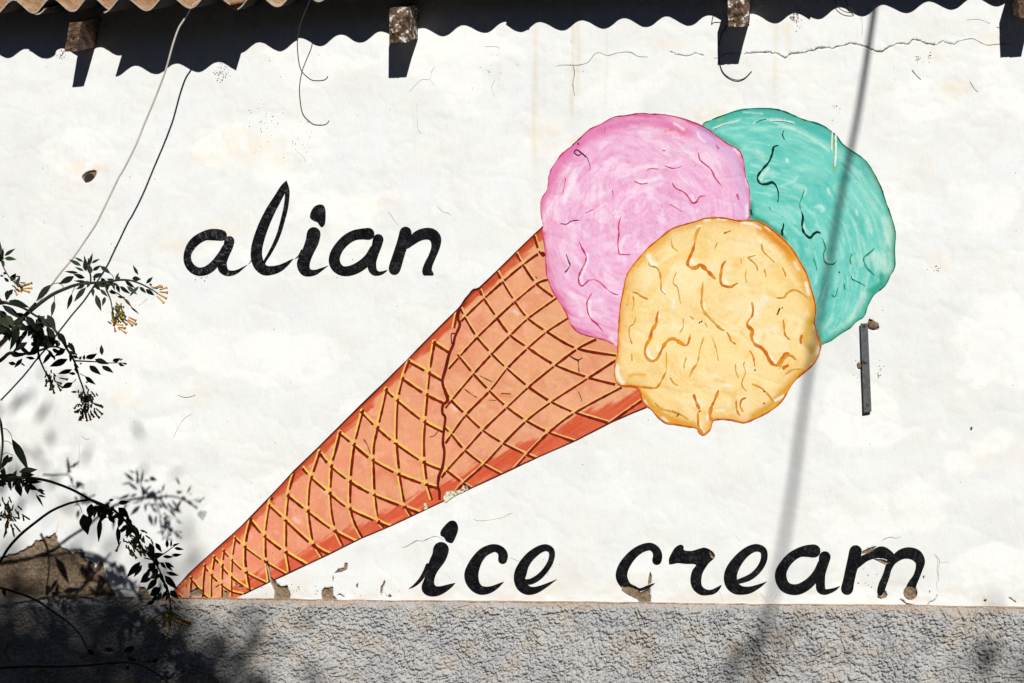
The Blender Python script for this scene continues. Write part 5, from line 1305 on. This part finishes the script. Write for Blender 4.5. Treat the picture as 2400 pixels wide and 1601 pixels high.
leaves(z8, bL, [(140, 20, 262, 4, 50), (150, 42, 242, 40, 44), (170, 80, 296, 92, 40), (62, 80, 82, 152, 26), (120, 100, 152, 192, 50), (192, 110, 202, 177, 42), (188, 112, 272, 150, 42), (270, 152, 322, 160, 26), (262, 180, 312, 267, 20), (282, 190, 332, 205, 16), (-10, 62, 62, 40, 54), (40, 62, 122, 52, 52), (-10, 92, 42, 110, 60), (100, 70, 170, 100, 50), (20, 40, 30, -10, 40), (290, 165, 330, 185, 16)])
leaves(z8, .55, [(992, 1300, 912, 1337, 42), (992, 1330, 1012, 1372, 26), (928, 1382, 1002, 1400, 30), (1040, 1418, 1112, 1413, 32), (1108, 1410, 1162, 1398, 26), (768, 1322, 832, 1332, 32), (945, 1438, 928, 1472, 20), (1225, 1552, 1232, 1518, 22), (640, 1320, 690, 1360, 30), (20, 880, 40, 930, 28)])
# more leaves along the stems
def fill(rg, b, pts, n, ln, sd):
    r_ = random.Random(sd)
    s_ = smooth(pts, 10)
    it = []
    for k in range(n):
        q = s_[r_.randrange(len(s_))]
        a = r_.uniform(0, 6.283)
        L_ = ln * r_.uniform(.6, 1.25)
        x, y = q[0] + r_.gauss(0, 6), q[1] + r_.gauss(0, 6)
        it.append((x, y, x + L_ * math.cos(a), y + abs(L_ * math.sin(a)) * (1 if r_.random() < .7 else -1), L_ * r_.uniform(.32, .46)))
    leaves(rg, b, it)
fill(z8, bL, [(740, 270), (860, 330), (960, 430), (1020, 530)], 22, 75, 3)
fill(z8, bL, [(1100, 650), (1180, 760), (1230, 890)], 12, 75, 4)
fill(z8, bL, [(0, 80), (90, 70), (180, 80)], 10, 75, 5)
fill(z7, bM, [(0, 300), (150, 250), (330, 250), (450, 300), (350, 430)], 22, 110, 6)
fill(z7, bM, [(560, 400), (650, 520), (700, 620)], 8, 75, 7)
fill(z6, bU, [(800, 1220), (950, 1225), (1080, 1205)], 12, 75, 8)
# flowers
tubes_(z6, bU, [(1465, 1290, 1537, 1268), (1465, 1310, 1537, 1316), (1450, 1328, 1530, 1371), (1438, 1345, 1507, 1411), (1430, 1275, 1487, 1262)], FLW, 'flower', 8.5)
tubes_(z6, bU, [(1380, 1262, 1440, 1270), (1400, 1290, 1450, 1330), (1430, 1265, 1480, 1246), (1395, 1275, 1450, 1282)], BUD, 'bud', 5)
tubes_(z6, bU, [(205, 1262, 292, 1228), (205, 1280, 296, 1275), (192, 1292, 272, 1312), (155, 1280, 205, 1312), (130, 1290, 160, 1342), (190, 1255, 260, 1238)], FLW, 'flower', 8.5)
buds(z6, bU, 150, 1230, 60, 60, 16, .6, 45)
tubes_(z7, bU, [(1180, 170, 1252, 205), (1175, 190, 1250, 236), (1168, 200, 1216, 247), (1120, 198, 1162, 237), (1082, 208, 1043, 247), (1060, 238, 1132, 242), (1090, 262, 1147, 272), (1108, 283, 1162, 318), (1050, 262, 1060, 302), (1085, 260, 1100, 285)], FLW, 'flower', 8.5)
buds(z7, bU, 1085, 110, 75, 80, 44, 1.3, 42)
buds(z7, bU, 1080, 180, 90, 45, 16, .9, 45, .3)
tubes_(z7, bM, [(545, 728, 618, 742), (520, 780, 577, 818), (530, 800, 557, 842), (480, 800, 497, 868), (460, 790, 470, 837), (432, 740, 420, 805), (440, 758, 482, 766), (505, 760, 560, 780)], FLW, 'flower', 8.5)
buds(z7, bM, 460, 730, 60, 70, 26, 1.4, 42)
tubes_(z7, bM, [(868, 972, 944, 997), (880, 1008, 940, 1062), (860, 1038, 912, 1094), (828, 1040, 862, 1088), (810, 1050, 834, 1118), (790, 1050, 799, 1124), (760, 1050, 740, 1118), (742, 1010, 688, 1042), (712, 968, 684, 1008), (850, 958, 930, 985)], FLW, 'flower', 8.5)
buds(z7, bM, 785, 900, 65, 90, 60, 1.4, 42)
buds(z7, bM, 790, 1000, 90, 60, 34, 1.45, 48, .25)
tubes_(z8, bL, [(962, 588, 1002, 655), (940, 558, 960, 622), (1010, 560, 1042, 612), (885, 530, 852, 602)], FLW, 'flower', 8.5)
buds(z8, bL, 980, 530, 100, 90, 50, 1.0, 42)
buds(z8, bL, 1060, 590, 40, 40, 12, .9, 40)
tubes_(z8, bL, [(1250, 1020, 1142, 1152), (1250, 1060, 1180, 1182), (1255, 1080, 1243, 1195), (1265, 1080, 1293, 1172), (1275, 1070, 1342, 1152), (1300, 1090, 1395, 1122), (1310, 1100, 1405, 1142), (1260, 1040, 1333, 1092), (1180, 1060, 1100, 1112), (1200, 1040, 1150, 1082)], BUD, 'bud', 8.0)
tubes_(z8, bL, [(1300, 1110, 1365, 1150), (1330, 1100, 1400, 1128), (1270, 1110, 1290, 1175), (1120, 1090, 1070, 1128), (1240, 1140, 1245, 1200)], FLW, 'flower', 8.5)
buds(z8, bL, 1240, 1060, 70, 100, 54, 1.3, 40, .12)
tubes_(z8, bL, [(62, 380, 28, 505), (82, 400, 107, 502), (100, 398, 152, 462), (108, 350, 142, 362), (160, 330, 222, 372), (130, 268, 162, 300), (168, 338, 176, 382), (40, 400, 45, 480)], BUD, 'bud', 9)
buds(z8, bL, 50, 310, 70, 110, 50, 1.4, 44, .12)

# foliage of the shrub outside the picture on the left, and a tree across the street: they throw the soft shade
def leaf_cloud(pts, size, seed):
    r_ = np.random.RandomState(seed)
    prof = np.array([(0, 0), (.35, .32), (.75, .30), (1, 0)])
    V, F = [], []
    for p in pts:
        d = r_.randn(3); d /= np.linalg.norm(d); e_ = np.cross(d, r_.randn(3)); e_ /= np.linalg.norm(e_)
        L = size * r_.uniform(.7, 1.3)
        k = len(V)
        V += [p, p + d * L * .4 + e_ * L * .17, p + d * L, p + d * L * .4 - e_ * L * .17]
        F.append((k, k + 1, k + 2, k + 3))
    return V, F
def shade_points(poly, n, b0, b1, seed, clump=.12, npc=14):
    r_ = np.random.RandomState(seed)
    P_ = np.array(poly, float)
    lo, hi_ = P_.min(0), P_.max(0)
    out = []
    while len(out) < n:
        q = lo + r_.rand(2) * (hi_ - lo)
        ins = False
        j = len(P_) - 1
        for i in range(len(P_)):
            if (P_[i, 1] > q[1]) != (P_[j, 1] > q[1]) and q[0] < (P_[j, 0] - P_[i, 0]) * (q[1] - P_[i, 1]) / (P_[j, 1] - P_[i, 1]) + P_[i, 0]:
                ins = not ins
            j = i
        if not ins: continue
        S = W(q[0], q[1])
        d = r_.uniform(b0, b1)
        c = S - d * np.array([SX, 1, SZ])
        for k in range(npc):
            out.append(c + r_.randn(3) * clump)
    return out
pts = shade_points([(-420, 930), (60, 950), (200, 985), (280, 1040), (240, 1110), (60, 1160), (-420, 1180)], 150, 5.6, 6.3, 5, .16, 3)
pts += shade_points([(-1100, 500), (-330, 560), (-330, 900), (-420, 1250), (-1100, 1250)], 700, 1.5, 3.0, 6, .14, 10)
pts = [p for p in pts if PX(p)[0] < -70 or p[1] < CAM[1] + .2]
V, F = leaf_cloud(pts, .10, 3)
o = new_obj('foliage', mesh('foliage', V, F), M['leaf'], kind='stuff'); adopt(o, shrub)
o = tube('stem', [(-2.95, -1.6, 0), (-2.9, -1.55, .7), TR, (-2.8, -1.7, 2.3), (-2.9, -1.9, 3.0)], .035, M['stem'], 10, 5, None, .012); adopt(o, shrub)
for (x, y, z) in ((-2.3, -3.0, 2.6), (-1.6, -3.6, 2.9), (-2.9, -2.6, 3.4)):
    o = tube('branch', [TR, ((x - 2.75) / 2, (y - 1.5) / 2, (z + 1.5) / 2 + .15), (x, y, z)], .014, M['stem'], 6, 6, None, .005); adopt(o, shrub)

tree = empty('street_tree', (2.2, -9.2, 0), 'broad leafy street tree standing across the street from the wall', 'tree')
pts = shade_points([(-500, 1425), (90, 1422), (210, 1442), (310, 1470), (430, 1500), (530, 1545), (600, 1610), (640, 1700), (560, 1900), (-500, 1900)], 6200, 8.0, 10.5, 8, .13, 14)
pts += shade_points([(1690, 1560), (1800, 1500), (1830, 1640), (1760, 1720)], 26, 8.5, 9.0, 9, .07, 6)
pts += shade_points([(2200, 1560), (2420, 1530), (2500, 1720), (2250, 1720)], 40, 8.5, 10, 10, .1, 10)
pts += shade_points([(700, 1900), (2600, 1880), (2600, 2300), (640, 2300)], 3000, 8.0, 10.5, 12, .14, 14)
V, F = leaf_cloud(pts, .12, 4)
o = new_obj('crown', mesh('crown', V, F), M['leaf'], kind='stuff'); adopt(o, tree)
cz = np.array(pts).mean(0)
o = tube('trunk', [(2.2, -9.2, -.1), (2.15, -9.15, 1.5), (2.2, -9.2, 3.0), (2.0, -9.2, 4.2), (1.7, -9.1, 5.2)], .17, M['bark'], 14, 6, None, .05); adopt(o, tree)
for (x, y, z) in ((.6, -9.0, 5.2), (3.6, -9.6, 5.0), (1.2, -8.4, 5.4), (2.8, -8.7, 5.3), (0, -9.8, 5.0)):
    o = tube('limb', [(2.15, -9.2, 3.2), ((x + 2.1) / 2, (y - 9.2) / 2, 4.3), (x, y, z)], .06, M['bark'], 8, 6, None, .02); adopt(o, tree)

# leafy screen added unseen behind the camera to block low sky light
sky_blocker = empty('sky_blocker_hedge', (0, -12, 0), 'added unseen leafy screen blocking low sky light', 'sky_blocker')
r_ = np.random.RandomState(4)
pts = []
for k in range(15000):
    x = r_.uniform(-15, 17); z = r_.uniform(0.1, 4.9 + .35 * math.sin(x * 1.7) * r_.rand())
    pts.append(np.array((x, -11.35 - r_.rand() ** 2 * .4, z)))
V, F = leaf_cloud(pts, .22, 6)
o = new_obj('foliage', mesh('foliage', V, F), M['leaf'], kind='stuff'); adopt(o, sky_blocker)
nx = 65
V, F = [], []
for i, x in enumerate(np.linspace(-15, 17, nx)):
    h_ = 4.75 + .25 * math.sin(x * 1.9) + .15 * math.sin(x * 4.3)
    f_ = .12 * math.sin(x * 2.7)
    V += [(x, -11.6 + f_, 0), (x, -11.5 + f_, h_ * .6), (x, -11.75 + f_, h_), (x, -12.6 + f_, h_ - .1), (x, -12.9, 0)]
for i in range(nx - 1):
    for j in range(4):
        F.append((i * 5 + j, i * 5 + j + 1, i * 5 + 6 + j, i * 5 + 5 + j))
o = new_obj('blocker_core', mesh('blocker_core', V, F, True), M['stem']); adopt(o, sky_blocker)
